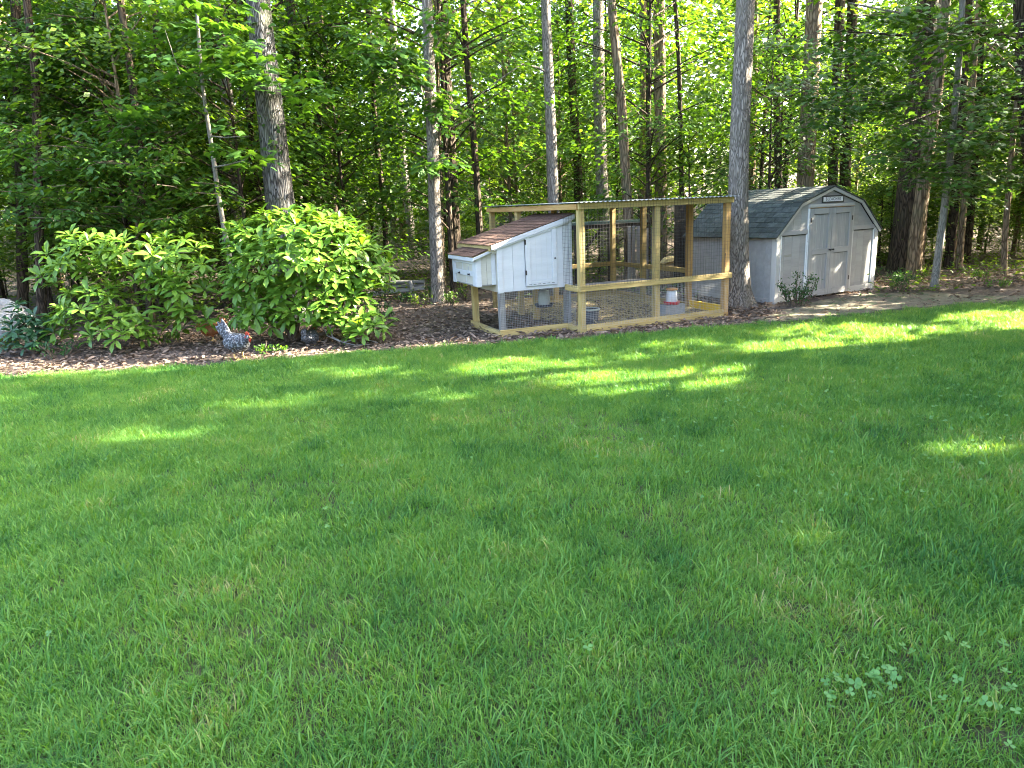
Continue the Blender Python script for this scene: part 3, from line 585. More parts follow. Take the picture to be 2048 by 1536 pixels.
# side, back walls, floor skid
e = np.linspace(.03, SLN, 11)
for i in range(10):
    prism('siding_board', [(e[i] + .0015, .02), (e[i + 1] - .0015, .02), (e[i + 1] - .0015, EZ - .01), (e[i] + .0015, EZ - .01)], .004, .03, M['shed_paint'], shed, .001, axis='x')
box('corner_trim', -.016, .003, -.0165, .085, -.02, EZ - .02, M['shed_trim'], shed); box('base_trim', -.012, .003, .09, SLN, -.01, .075, M['shed_paint'], shed)
box('right_wall', SWD - .03, SWD - .004, .032, SLN, .02, EZ - .01, M['shed_paint'], shed)
prism('back_wall', [(0, .02), (SWD, .02), (SWD, EZ), (SWD - KX, KZ - .01), (SWD / 2, PZ - .01), (KX, KZ - .01), (0, EZ)], SLN, SLN + .03, M['shed_paint'], shed)
box('skid', .02, SWD - .02, .04, SLN - .02, -.06, .019, M['darkwood'], shed)
# roof: four decks, rake boards, shingles
sides = [((-.07, EZ - .045), (KX, KZ + .012)), ((KX, KZ + .012), (SWD / 2, PZ + .012))]
for (p0, p1) in sides:
    for mir in (0, 1):
        q0, q1 = (p0, p1) if not mir else ((SWD - p0[0], p0[1]), (SWD - p1[0], p1[1]))
        dx, dz = q1[0] - q0[0], q1[1] - q0[1]; ln = math.hypot(dx, dz); nx_, nz_ = (-dz / ln, dx / ln)
        if nz_ < 0: nx_, nz_ = -nx_, -nz_
        t = .02
        prism('roof_deck', [q0, q1, (q1[0] + nx_ * t, q1[1] + nz_ * t), (q0[0] + nx_ * t, q0[1] + nz_ * t)], -.06, SLN + .08, M['shingle_green'], shed, .002)
        prism('rake_board', [(q0[0] - nx_ * .056, q0[1] - nz_ * .056), (q1[0] - nx_ * .056, q1[1] - nz_ * .056), (q1[0] - nx_ * .001, q1[1] - nz_ * .001), (q0[0] - nx_ * .001, q0[1] - nz_ * .001)], -.045, -.02, M['shed_trim'], shed, .002)
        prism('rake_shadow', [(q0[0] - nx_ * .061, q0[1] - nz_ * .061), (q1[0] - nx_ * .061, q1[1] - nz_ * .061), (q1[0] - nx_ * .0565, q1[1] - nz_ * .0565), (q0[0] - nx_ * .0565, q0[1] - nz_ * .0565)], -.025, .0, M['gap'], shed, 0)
        if not mir:
            shingles(shed, (q0[0] + nx_ * t - dx / ln * .015, -.075, q0[1] + nz_ * t - dz / ln * .015), (0, 1, 0), (dx, 0, dz), SLN + .17, ln + .02, .205, .125, M['shingle_green'], .008)
# the sign
sg = empty('name_sign', SW_(1.45, -.008, 1.742), SH); tag(sg, 'black framed white sign with capital letters above the shed doors', 'sign')
box('sign_panel', -.281, .281, -.010, .0, -.0395, .0395, M['sign_white'], sg, 0)
for bb in ((-.306, .306, .040, .063), (-.306, .306, -.063, -.040)): box('sign_frame', bb[0], bb[1], -.016, .0, bb[2], bb[3], M['sign_black'], sg, .001)
for bb in ((-.306, -.282), (.282, .306)): box('sign_frame', bb[0], bb[1], -.015, .0, -.0395, .0395, M['sign_black'], sg, .001)
fc = bpy.data.curves.new('lettering', 'FONT'); fc.body = 'BLEACHER'; fc.size = .080; fc.align_x = 'CENTER'; fc.align_y = 'CENTER'; fc.extrude = .001; fc.space_character = 1.28
fo = bpy.data.objects.new('lettering', fc); COL.objects.link(fo); fo.parent = sg; fo.location = (0, -.0125, 0); fo.rotation_euler = (math.pi / 2, 0, 0); fo.scale = (.93, 1, 1); fc.materials.append(M['sign_black'])
lme = bpy.data.meshes.new_from_object(fo.evaluated_get(bpy.context.evaluated_depsgraph_get())); bpy.data.objects.remove(fo)
lo = link('lettering', lme, None, sg, (0, -.0125, 0), (math.pi / 2, 0, 0)); lo.scale = (.93, 1, 1)

# ---- old weathered structures behind the run
ow = V(1215, 520, 15.6); old = empty('old_wood_shelter', (ow[0], ow[1], 0), -.06); tag(old, 'old grey slatted shelter with mossy flat roof seen behind the run', 'shelter')
MOSS = surf('mossy_roof', [(0.3, (.04, .06, .045)), (0.6, (.10, .14, .11)), (0.8, (.18, .22, .18))], scale=6, rough=1, bump=.5, bdist=.01)
box('roof', -.85, .82, -.35, .5, 1.42, 1.47, MOSS, old); box('beam', -.8, .75, -.32, -.27, 1.33, 1.418, M['darkwood'], old)
plank('brace', (-.62, -.28, .75), (-.15, -.28, 1.32), .09, .05, M['darkwood'], old)
for x in (-.72, -.02, .06): box('post', x, x + .07, -.32, -.25, -.03, 1.328, M['darkwood'], old)
for x, h0, h1 in ((.40, .1, 1.36), (.49, .1, 1.36), (.585, .55, 1.35), (.67, .1, 1.36), (.76, .1, 1.30), (.90, .1, 1.32), (.98, .1, 1.34)):
    box('slat', x, x + .075, -.34 + random.uniform(-.01, .01), -.322, h0, h1, M['weathered'], old)
dp_ = V(1367, 470, 14.6); dk = empty('dark_board_screen', (dp_[0], dp_[1], 0), .35); tag(dk, 'upright black-brown board screen standing between run and shed', 'board screen')
for i in range(4): box('board', -.21 + i * .107, -.108 + i * .107, -.012 + .004 * (i % 2), .012, -.02, 1.82 + .008 * i, M['darkwood'], dk)
# sunlit firewood chunk
fp = V(1335, 548, 15.2); fw_ = empty('firewood_chunk', (fp[0], fp[1], 0), .4); tag(fw_, 'pale split firewood chunk on a stump seen over the run rail', 'firewood')
MB().tube([(0, 0, -.03), (0, 0, .3), (.01, 0, .5)], [.2, .17, .16], 12).build('stump', M['bark_brown'], fw_, True)
MB().tube([(-.17, 0, .54), (-.05, .02, .60), (.12, .0, .62), (.19, 0, .60)], [.05, .085, .08, .05], 7).build('split_log', M['straw'], fw_)
# old split rails lying by the woods edge
lg = G(825, 592); rl = empty('split_rail_fence', (lg[0], lg[1], 0), -.05); tag(rl, 'collapsed grey split rail fence lying at the woods edge', 'fence')
MB().tube([(0, 0, -.05), (.0, 0, .16), (-.03, 0, .34)], [.055, .05, .045], 6).build('post', M['weathered'], rl)
for (x0, z0, x1, z1, y, r) in ((-1.0, .30, .28, .30, .12, .045), (-.75, .20, .26, .22, .18, .05), (-1.0, .04, .28, .16, .08, .055), (-1.25, .05, -.1, .10, .22, .05)):
    MB().tube([(x0, y + .05, z0), ((x0 + x1) / 2, y, (z0 + z1) / 2 + .01), (x1, y, z1)], [(r * .8, r), (r, r * 1.1), (r * .9, r)], 6).build('rail', M['weathered'], rl)
# boulder at the left edge
bo = G(2, 700); mb = MB(); rr = np.random.default_rng(3)
U, Vv = 18, 10; vs = []
for j in range(Vv + 1):
    for i in range(U):
        a = 2 * math.pi * i / U; b = -math.pi / 2 + math.pi * j / Vv; d = np.array([math.cos(b) * math.cos(a), math.cos(b) * math.sin(a), math.sin(b)])
        f = 1 + .10 * math.sin(3 * d[0] + 1) * math.cos(4 * d[2]) + .06 * math.sin(7 * d[1] + 5 * d[0]) + rr.normal(0, .025)
        vs.append(d * f * np.array([.55, .45, .44]))
mb.add(vs, [(j * U + i, j * U + (i + 1) % U, (j + 1) * U + (i + 1) % U, (j + 1) * U + i) for j in range(Vv) for i in range(U)])
b_ = mb.build('boulder', M['rock'], None, False, loc=(bo[0] - .32, bo[1] + .5, .34)); b_.rotation_euler = (.1, .15, .5)
tag(b_, 'grey lichen covered boulder at the left edge of the bed', 'boulder')

# ================================================================== sun gaps on the built things
for (x, y, z, rx, ry) in ((2.45, 0, .55, .10, .07), (2.62, 0, .85, .07, .05), (2.2, 0, .25, .10, .06), (2.5, 0, .25, .08, .05), (2.05, 0, .12, .10, .05), (2.35, 0, 1.4, .06, .05), (.1, -.02, .2, .12, .08), (1.9, -.3, .0, .2, .12)):
    gap_w(SW_(x, y, z), rx * 1.0, ry * .9)
for (x, y, z, rx, ry) in ((.75, .4, 1.8, .15, .10), (.95, .9, 1.85, .18, .08), (.6, 1.2, 1.75, .10, .06), (1.1, .35, 1.9, .12, .06)): gap_w(SW_(x, y, z), rx * 1.7, ry * 1.5, .05)
for (x, y, z, rx, ry) in ((-.55, .8, 1.55, .20, .10), (-.25, 1.1, 1.62, .15, .12), (-.75, 1.3, 1.48, .16, .1)): gap_w(RW(x, y, z), rx * 1.6, ry * 1.5, .05)
for (x, y, z) in ((2.2, -.05, .64), (1.0, 1.5, .02), (.7, 1.1, .02)): gap_w(RW(x, y, z), .22, .10, .1)
gap_w(V(1500, 540, 12.2), .18, .14)
for (x, y, Y, r) in ((360, 490, 10.6, .40), (400, 505, 10.6, .3), (235, 590, 10.3, .32), (250, 640, 10.2, .34), (240, 685, 10.1, .30), (400, 560, 10.4, .28), (390, 610, 10.3, .3), (410, 640, 10.3, .25),
                     (545, 505, 10.0, .30), (600, 535, 10.0, .28), (570, 560, 10.0, .22), (660, 520, 10.0, .2), (640, 610, 9.9, .30), (690, 625, 9.9, .28), (700, 560, 10, .18), (150, 480, 10.8, .3), (200, 500, 10.7, .35), (300, 485, 10.7, .35), (330, 540, 10.6, .3), (160, 540, 10.6, .3), (190, 620, 10.3, .3), (300, 590, 10.6, .3)):
    gap_w(V(x, y, Y), r * 1.7, r * 1.15, .05)

# ================================================================== trees
def trunk_mesh(name, pts, rad, mat, n=12, seg=.45, wob=.05, limbs=(), flare=0.0, seed=0):
    """tapered trunk through pts (local), with limbs [(pts, r0, r1)]"""
    r_ = np.random.default_rng(seed); pts = np.array(pts, float); rad = np.array(rad, float)
    s = np.concatenate([[0], np.cumsum(np.linalg.norm(np.diff(pts, axis=0), axis=1))]); k = max(6, int(s[-1] / seg)); t = np.linspace(0, s[-1], k)
    t = np.unique(np.concatenate([t, [.12, .3, .6]])) if flare else t
    P = np.stack([np.interp(t, s, pts[:, i]) for i in range(3)], 1); Rr = np.interp(t, s, rad)
    ker = np.array([.25, .5, .25])
    for i in range(2): P[1:-1, i] = P[:-2, i] * .25 + P[1:-1, i] * .5 + P[2:, i] * .25
    if flare: Rr = Rr * (1 + flare * np.exp(-t / .22))
    vs = []
    ph = r_.uniform(0, 6.28, 3)
    for c, rr, tt in zip(P, Rr, t):
        for j in range(n):
            a = 2 * math.pi * j / n
            lob = 1 + wob * math.sin(3 * a + ph[0] + tt * .5) + wob * .6 * math.sin(5 * a + ph[1] - tt) + (flare * .35 * math.sin(5 * a + ph[2]) * math.exp(-tt / .2) if flare else 0)
            vs.append((c[0] + rr * lob * math.cos(a), c[1] + rr * lob * math.sin(a), c[2]))
    mb = MB(); k = len(t)
    mb.add(vs, [(i * n + j, i * n + (j + 1) % n, (i + 1) * n + (j + 1) % n, (i + 1) * n + j) for i in range(k - 1) for j in range(n)])
    for lp, r0, r1 in limbs: mb.tube(lp, np.linspace(r0, r1, len(lp)), 5, cap=False)
    return mb.mesh(name, mat, True)
# --- shared canopy crowns (mostly above the frame) and understory saplings
def make_canopy(seed, nsp, nl, zr, rx, L, mat):
    r_ = np.random.default_rng(seed); u = r_.uniform(0, 1, nsp); a = r_.uniform(0, 6.28, nsp); rr = rx * np.sqrt(r_.uniform(.05, 1, nsp)) * np.sqrt(np.clip(1 - (2 * u - 1) ** 2, .1, 1))
    C = np.stack([rr * np.cos(a), rr * np.sin(a), zr[0] + (zr[1] - zr[0]) * u], 1)
    P, D, Nn = sprays(C, a, nl, r_.uniform(.5, .95, nsp), r_, tilt=.5)
    return leaves('crown', P, D, Nn, r_.uniform(.75, 1.25, len(P)) * L, L * .6, T_DIA, mat), C
CANOPY = [make_canopy(100 + i, 42, 22, (9.5, 17), 3.0, .19, M['leaf_wood' if i % 2 else 'leaf_wood2'])[0] for i in range(4)]
def make_sapling(seed, hgt, nsp, nl, L, mat, r0=1.5, zmin=.5, barkm='bark_dark', tr=.035):
    r_ = np.random.default_rng(seed); u = np.sort(r_.uniform(0, 1, nsp) ** .9); a = r_.uniform(0, 6.28, nsp)
    env = r0 * (np.sin(np.clip(u * .86 + .12, 0, 1) * math.pi) ** .6)
    rr = env * np.sqrt(r_.uniform(.06, 1, nsp)); z = zmin + (hgt - zmin) * u
    lean = r_.normal(0, .03, 2)
    C = np.stack([rr * np.cos(a) + lean[0] * z, rr * np.sin(a) + lean[1] * z, z + .18 * rr], 1)
    P, D, Nn = sprays(C, a, nl, r_.uniform(.35, .75, nsp), r_)
    crown = leaves('crown', P, D, Nn, r_.uniform(.7, 1.3, len(P)) * L, L * .62, T_DIA, mat)
    limbs = []
    for i in range(0, nsp, 3):
        zb = max(.3, C[i, 2] - .35 * rr[i] - .15); b = np.array([lean[0] * zb, lean[1] * zb, zb]); mid = (b + C[i]) / 2 + np.array([0, 0, .06]); limbs.append(([b, mid, C[i]], tr * .35, tr * .10))
    zz = np.linspace(-.1, hgt * .98, 7); pts = [(lean[0] * q + .02 * math.sin(q * 2 + seed), lean[1] * q, q) for q in zz]
    tm = trunk_mesh('trunk', pts, np.linspace(tr, tr * .18, 7), M[barkm], 7, .8, .03, limbs, 0, seed)
    return tm, crown
SAP = []
for i in range(10):
    hgt = [5.5, 7.0, 8.5, 4.2, 9.5, 6.2, 3.2, 7.8, 10.5, 5.0][i]
    SAP.append(make_sapling(200 + i, hgt, int(26 + hgt * 12), 36, [.115, .125, .14, .10, .15, .12, .10, .13, .15, .11][i], M[['leaf_wood', 'leaf_wood2', 'leaf_wood', 'leaf_wood2', 'leaf_wood', 'leaf_deep', 'leaf_wood2', 'leaf_wood', 'leaf_wood2', 'leaf_wood'][i]],
                            r0=1.0 + hgt * .15, zmin=[.5, .9, 1.5, .3, 2.2, .7, .2, 1.2, 2.5, .4][i], barkm=['bark_dark', 'bark_brown', 'bark_dark'][i % 3], tr=.022 + hgt * .0055))
def px_of(p):
    d = np.array(p, float) - CAM; z = d @ _fw; return 1024 + FPX * (d @ _rt) / z, 768 - FPX * (d @ _up) / z
def zone_label(kind, x, y):
    u = px_of((x, y, 1.0))[0]
    for lim, t in ((0, 'beyond the left edge of the picture'), (430, 'behind the left rhododendron'), (780, 'behind the right rhododendron'), (1000, 'behind the slim grey tree'), (1330, 'behind the left half of the run'), (1500, 'behind the right half of the run'), (1770, 'behind the shed'), (2048, 'right of the shed'), (1e9, 'beyond the right edge of the picture')):
        if u < lim: break
    return '%s %s, %s' % (kind, t, 'near the woods edge' if y < 17.5 else 'in mid woods' if y < 26 else 'deep in the woods')
def tree(name, label, cat, group, base, tm, crown=None, rz=0.0, sc=1.0, zs=1.0):
    o = empty(name, base, rz); o.scale = (sc, sc, sc * zs); tag(o, label, cat, group)
    link('trunk', tm, None, o)
    if crown is not None: link('crown', crown, None, o)
    return o
# --- trunks that the photo shows one by one: pixel paths at a depth
def hero(path, wpx, Y, mat, label, name='forest_tree', flare=.25, crown=True, seed=0, limbs_px=(), group=None, top=16.0, n=14):
    pts = [V(x, y, Y) for x, y in path]; base = pts[0].copy(); base[2] = 0
    P = [p - base for p in pts]; P[0][2] = min(P[0][2], -.05)
    d = P[-1] - P[-2]; d = d / max(d[2], .2); d[0] *= .45; d[1] = 0
    ww = list(np.interp([p[1] for p in path], [0, 600], [wpx[1], wpx[0]]) * Y / FPX / 2)
    while P[-1][2] < top: P.append(P[-1] + d * 1.6 + np.array([0, random.uniform(-.05, .05), 0])); ww.append(max(ww[-1] * .93, .02))
    limbs = []
    for lp, r0, r1 in limbs_px: limbs.append(([V(x, y, Y + dy) - base for x, y, dy in lp], r0, r1))
    if crown:
        q = P[-1]; rr = np.random.default_rng(seed + 50)
        for k in range(9):
            a = rr.uniform(0, 6.28); i0 = rr.integers(len(P) - 5, len(P) - 1); b = P[i0]; e = b + np.array([2.0 * math.cos(a), 2.0 * math.sin(a), rr.uniform(.6, 2)]); limbs.append(([b, (b + e) / 2 + np.array([0, 0, .2]), e], ww[i0] * .45, .015))
    tm = trunk_mesh('trunk', P, ww, M[mat], n, .35, .035, limbs, flare, seed)
    o = empty(name, base); tag(o, label, 'tree', group); link('trunk', tm, None, o)
    if crown:
        r_ = np.random.default_rng(seed + 700); nsp = 46; u = r_.uniform(0, 1, nsp); a = r_.uniform(0, 6.28, nsp); rr = 2.9 * np.sqrt(r_.uniform(.05, 1, nsp)) * np.sqrt(np.clip(1 - (2 * u - 1) ** 2, .1, 1)); q = P[-1]
        C = np.stack([q[0] + rr * np.cos(a), q[1] + rr * np.sin(a), q[2] - 6.0 + 7.5 * u], 1); Pp, D, Nn = sprays(C, a, 22, r_.uniform(.5, .95, nsp), r_); kk = cull(Pp + base, r_, .1)
        link('crown', leaves('crown', Pp[kk], D[kk], Nn[kk], r_.uniform(.14, .24, kk.sum()), .115, T_DIA, M['leaf_wood']), None, o)
    return o, base, P
hero([(588, 640), (577, 480), (562, 420), (545, 250), (528, 120), (515, 0)], (60, 42), 13.0, 'bark_ridged', 'big grey oak with deeply ridged bark rising behind the right rhododendron', seed=1, flare=.3, n=18)
hero([(480, 600), (470, 340), (455, 200), (445, 80), (440, 0)], (25, 20), 15.5, 'bark_gray', 'mottled grey trunk just left of the big ridged oak', seed=2)
hero([(876, 606), (870, 450), (866, 300), (858, 120), (854, 0)], (27, 18), G(876, 606)[1], 'bark_gray', 'slim grey tree with oak leaf sprigs left of the hen house', seed=3, flare=.2,
     limbs_px=[([(862, 250, 0), (835, 150, -.3), (790, 120, -.6), (740, 90, -.8)], .025, .006), ([(858, 120, 0), (890, 60, -.3), (905, 10, -.5)], .02, .006)])
hero([(916, 575), (905, 420), (898, 250), (890, 130), (885, 0)], (27, 18), 18, 'bark_dark', 'dark trunk directly behind the slim grey tree and nest box', seed=4)
hero([(965, 575), (955, 380), (945, 250), (932, 100), (926, 0)], (14, 11), 17, 'bark_dark', 'thin dark trunk above the left end of the run roof', seed=5, limbs_px=[([(932, 100, 0), (905, 50, -.2), (880, 40, -.3)], .03, .01)])
hero([(1112, 585), (1107, 400), (1102, 250), (1095, 100), (1091, 0)], (25, 17), 15.8, 'bark_gray', 'straight pale grey trunk rising behind the hen house roof', seed=6, limbs_px=[([(1100, 148, 0), (1075, 135, -.2), (1045, 128, -.4), (990, 165, -.6), (930, 215, -.8)], .03, .006)])
hero([(1260, 590), (1257, 430), (1250, 330), (1243, 200), (1230, 80), (1222, 0)], (21, 16), 16.5, 'bark_brown', 'curving light brown trunk behind the middle of the run', seed=7)
hero([(1323, 585), (1321, 300), (1319, 0)], (24, 20), 18.5, 'bark_brown', 'straight brown trunk behind the middle post of the run', seed=8)
hero([(1480, 612), (1478, 520), (1477, 400), (1480, 250), (1487, 100), (1490, 0)], (40, 33), G(1478, 612)[1], 'bark_gray', 'tall grey tree with flared roots between the run and the shed', seed=9, flare=.75, n=20)
hero([(1606, 580), (1610, 375), (1616, 250), (1624, 100), (1628, 0)], (34, 28), 17.0, 'bark_brown', 'thick tan trunk rising behind the shed roof', seed=10, n=16)
hero([(1806, 566), (1818, 470), (1828, 350), (1840, 200), (1850, 80), (1856, 0)], (66, 38), 16.6, 'bark_dark', 'massive dark trunk beside the right wall of the shed', seed=11, flare=.3, n=18)
hero([(1826, 566), (1832, 470), (1845, 380), (1862, 250), (1880, 120), (1890, 0)], (28, 20), 15.2, 'bark_brown', 'rough tan trunk leaning in front of the massive dark one', seed=12)
hero([(1868, 577), (1878, 500), (1890, 410), (1902, 300), (1912, 200), (1920, 100), (1925, 0)], (15, 10), G(1868, 577)[1], 'bark_birch', 'smooth pale leaning young tree at the edge of the bare earth', seed=13, top=9)
hero([(1896, 556), (1903, 470), (1914, 380), (1920, 300), (1930, 100)], (18, 14), 17.0, 'bark_dark', 'dark trunk right behind the smooth pale leaning tree', seed=14)
hero([(1916, 555), (1926, 430), (1935, 330), (1950, 100)], (13, 10), 16.8, 'bark_brown', 'brown trunk in the middle of the dark trio at right', seed=15)
hero([(1928, 555), (1940, 430), (1948, 330), (1960, 100)], (17, 12), 18, 'bark_dark', 'rightmost of the dark trio of trunks at right', seed=16)
hero([(2008, 552), (2010, 470), (2018, 380), (2025, 280), (2040, 150)], (11, 8), G(2008, 552)[1], 'bark_brown', 'thin reddish trunk near the right edge of the picture', seed=17, top=10, limbs_px=[([(2018, 380, 0), (2035, 300, -.2), (2046, 270, -.3)], .03, .01)])
hero([(622, 590), (612, 350), (598, 200), (580, 0)], (17, 15), 17.5, 'bark_dark', 'dark trunk right of the big ridged oak', seed=18, limbs_px=[([(588, 90, 0), (620, 70, -.2), (660, 50, -.4), (700, 45, -.5)], .05, .015)])
hero([(776, 575), (768, 400), (752, 280), (742, 100)], (11, 9), 18, 'bark_dark', 'slender dark trunk between the right rhododendron and the slim grey tree', seed=19)
hero([(1160, 575), (1156, 330), (1145, 180), (1138, 0)], (18, 15), 21, 'bark_dark', 'brown trunk just right of the pale grey trunk above the run', seed=20)
hero([(1300, 580), (1297, 330), (1298, 0)], (12, 10), 21, 'bark_dark', 'thin trunk close left of the straight brown trunk', seed=21)
hero([(1366, 570), (1362, 300), (1358, 120), (1350, 0)], (10, 8), 17.5, 'bark_dark', 'thin trunk above the right half of the run', seed=22)
hero([(1664, 560), (1667, 320), (1672, 200), (1680, 0)], (20, 17), 22, 'bark_dark', 'left one of two dark trunks above the shed roof', seed=23)
hero([(1690, 560), (1690, 320), (1698, 200), (1706, 0)], (22, 18), 22.5, 'bark_dark', 'right one of two dark trunks above the shed roof', seed=24)
hero([(80, 640), (78, 480), (76, 340), (72, 150)], (18, 12), 13.2, 'bark_dark', 'brown trunk in the dark woods at the far left', seed=25)
hero([(150, 640), (152, 480), (160, 340), (165, 100)], (13, 9), 15.5, 'bark_dark', 'thin dark trunk behind the left rhododendron', seed=26)
hero([(1560, 570), (1556, 300), (1552, 120)], (16, 12), 21, 'bark_dark', 'dark trunk right of the tall grey tree above the shed', seed=27)

# --- maple sapling behind the rhododendrons
o, base, P = hero([(478, 660), (462, 520), (440, 420), (425, 300), (408, 200), (400, 120), (395, 30)], (11, 5), 12.4, 'bark_birch', 'slender young maple with pale trunk between the rhododendrons', 'maple_sapling', flare=.1, crown=False, seed=30, top=6.0,
     limbs_px=[([(425, 335, 0), (455, 330, -.2), (485, 322, -.3), (515, 300, -.4)], .018, .006), ([(418, 272, 0), (450, 275, -.1), (500, 272, -.2)], .012, .004), ([(408, 200, 0), (360, 150, -.3), (330, 60, -.5)], .014, .004)])
cl = []
for (x, y, rx, ry, k) in ((400, 140, 90, 25, 6), (450, 120, 60, 30, 5), (300, 220, 70, 25, 5), (400, 270, 70, 30, 6), (480, 150, 60, 25, 5), (370, 40, 70, 40, 8), (420, 80, 60, 30, 6), (520, 310, 30, 20, 3), (250, 205, 40, 25, 3), (340, 150, 50, 30, 4), (450, 40, 50, 40, 5), (560, 130, 40, 30, 3), (625, 160, 40, 30, 4), (600, 215, 40, 20, 3)):
    for _ in range(k): cl.append(V(x + random.uniform(-rx, rx), y + random.uniform(-ry, ry), 12.4 + random.uniform(-.9, .5)) - base)
cl = np.array(cl); Pp, D, Nn = sprays(cl, rng.uniform(0, 6.28, len(cl)), 13, .36, rng, droop=.15, tilt=.28, flat=.03)
kk = cull(Pp + base); Pp, D, Nn = Pp[kk], D[kk], Nn[kk]; od = np.argsort(Pp[:, 1]); n1 = np.full(len(Pp), 1.0)
single_leaves(o, Pp, D, Nn, n1 * .17, n1 * .15, T_MAPLE, M['leaf_maple'], od[:300]); rest = od[300:]
link('crown', leaves('crown', Pp[rest], D[rest], Nn[rest], .17, .15, T_MAPLE, M['leaf_maple']), None, o)['kind'] = 'stuff'
# --- beech-like tree at the left with drooping leafy branches
o, base, P = hero([(300, 640), (290, 420), (270, 200), (240, 0)], (16, 12), 13.4, 'bark_dark', 'leafy tree at left with drooping branches over the rhododendron', 'drooping_tree', crown=False, seed=31, top=9)
def cluster(defs, Y0, jy, base, nleaf, rad, L, wd, tpl, mat, parent, droop=.35, name='crown', seed=5, twigs=None):
    r_ = np.random.default_rng(seed); cl = []
    for (x, y, rx, ry, k) in defs:
        for _ in range(k): cl.append(V(x + r_.normal(0, rx * .6), y + r_.normal(0, ry * .6), Y0 + r_.uniform(-jy, jy)) - base)
    cl = np.array(cl); az = r_.uniform(0, 6.28, len(cl))
    Pp, D, Nn = sprays(cl, az, nleaf, rad, r_, droop=droop, tilt=.35, flat=.05)
    kk = cull(Pp + base, r_); n = int(kk.sum())
    Pp, D, Nn = Pp[kk], D[kk], Nn[kk]; LL = r_.uniform(.75, 1.2, n) * L; od = np.argsort(Pp[:, 1]); k0 = 300 if name == 'leaf_sprigs' else 0
    if k0: single_leaves(parent, Pp, D, Nn, LL, LL * wd / L, tpl, mat, od[:k0])
    rest = od[k0:]; link(name, leaves(name, Pp[rest], D[rest], Nn[rest], LL[rest], wd, tpl, mat), None, parent)['kind'] = 'stuff'
    mb = MB()
    for c, a in zip(cl, az):
        u = np.array([math.cos(a), math.sin(a), 0]) * rad
        mb.tube([c - u * 1.2 + np.array([0, 0, .02]), c, c + u * .8 - np.array([0, 0, droop * rad * .7])], [.007, .005, .002], 4, cap=False)
    mb.build('twig_work', M['twig'], parent)['kind'] = 'stuff'
cluster([(110, 300, 110, 40, 12), (60, 360, 70, 40, 10), (160, 380, 60, 60, 9), (240, 330, 80, 50, 10), (210, 430, 60, 40, 8), (300, 400, 70, 60, 12), (360, 440, 40, 30, 6), (40, 420, 50, 40, 7), (330, 300, 60, 40, 8), (180, 250, 90, 30, 8), (20, 280, 40, 30, 4), (400, 380, 40, 40, 6), (130, 430, 40, 30, 5)],
        12.2, .7, base, 24, .34, .135, .072, T_OVAL, M['leaf_beech'], o, seed=11)
# --- tall leafy trees at upper left
o, base, P = hero([(45, 640), (40, 300), (32, 0)], (20, 16), 14.5, 'bark_dark', 'dark leafy tree filling the upper left corner', 'shady_tree', crown=False, seed=32, top=10)
cluster([(40, 60, 60, 70, 22), (30, 200, 50, 60, 12), (130, 40, 60, 50, 12), (110, 150, 60, 50, 12), (200, 90, 60, 60, 14), (60, 130, 50, 50, 10), (220, 180, 60, 40, 10), (130, 230, 70, 30, 9)], 14.2, .9, base, 30, .5, .13, .075, T_OVAL, M['leaf_deep'], o, seed=12)
o, base, P = hero([(330, 620), (322, 300), (310, 0)], (14, 11), 16.5, 'bark_dark', 'leafy tree behind the young maple crown', 'shady_tree', crown=False, seed=33, top=10)
cluster([(330, 60, 90, 60, 14), (250, 120, 60, 60, 12), (400, 200, 70, 60, 12), (300, 230, 80, 40, 10), (200, 30, 60, 40, 8), (480, 250, 60, 40, 7), (560, 60, 50, 50, 7)], 16.5, 1.0, base, 30, .55, .13, .078, T_OVAL, M['leaf_wood2'], o, seed=13)
# --- oak sprigs on the slim grey tree
t4 = [ob for ob in COL.objects if ob.get('label', '').startswith('slim grey tree')][0]; base = np.array(t4.location); Y4 = base[1]
oak = [(745, 60, 30, 30, 4), (790, 100, 40, 30, 7), (760, 130, 30, 25, 5), (820, 120, 30, 20, 6), (700, 70, 20, 20, 2), (870, 30, 20, 30, 4), (885, 80, 20, 20, 3), (740, 95, 20, 15, 3), (880, 200, 25, 20, 4), (865, 215, 20, 15, 3), (880, 320, 22, 14, 4), (870, 330, 18, 12, 3), (890, 250, 10, 8, 1), (840, 150, 30, 10, 3)]
cluster(oak, Y4 - .5, .3, base, 12, .22, .24, .17, T_OAK, M['leaf_maple'], t4, droop=.6, name='leaf_sprigs', seed=14)
# --- dark maple at the right, branches over the shed
o, base, P = hero([(2075, 600), (2070, 400), (2050, 200), (2040, 0)], (30, 24), 14.2, 'bark_dark', 'shaded maple reaching in from the right over the shed', 'shady_maple', crown=True, seed=34, top=13,
     limbs_px=[([(2050, 200, 0), (1960, 180, -.2), (1880, 220, -.4), (1780, 260, -.6)], .05, .01), ([(2055, 250, 0), (1960, 300, -.2), (1850, 350, -.4)], .04, .008), ([(2045, 80, 0), (1940, 60, -.2), (1800, 70, -.4), (1650, 60, -.6)], .05, .01)])
cluster([(1900, 330, 80, 50, 18), (1820, 290, 70, 40, 14), (1960, 260, 70, 50, 16), (2010, 180, 50, 60, 12), (1870, 200, 80, 40, 14), (1780, 170, 60, 40, 11), (1690, 190, 60, 40, 10), (1640, 230, 50, 30, 8), (1720, 100, 70, 40, 12), (1850, 70, 80, 40, 12), (1960, 70, 70, 50, 10), (1600, 70, 50, 40, 7), (1780, 40, 60, 30, 8), (2010, 330, 40, 40, 8), (1570, 150, 40, 40, 5), (1950, 380, 60, 20, 6), (1660, 300, 30, 20, 3)],
        13.0, .7, base, 26, .44, .125, .10, T_MAPLE, M['leaf_deep'], o, droop=.3, seed=15)
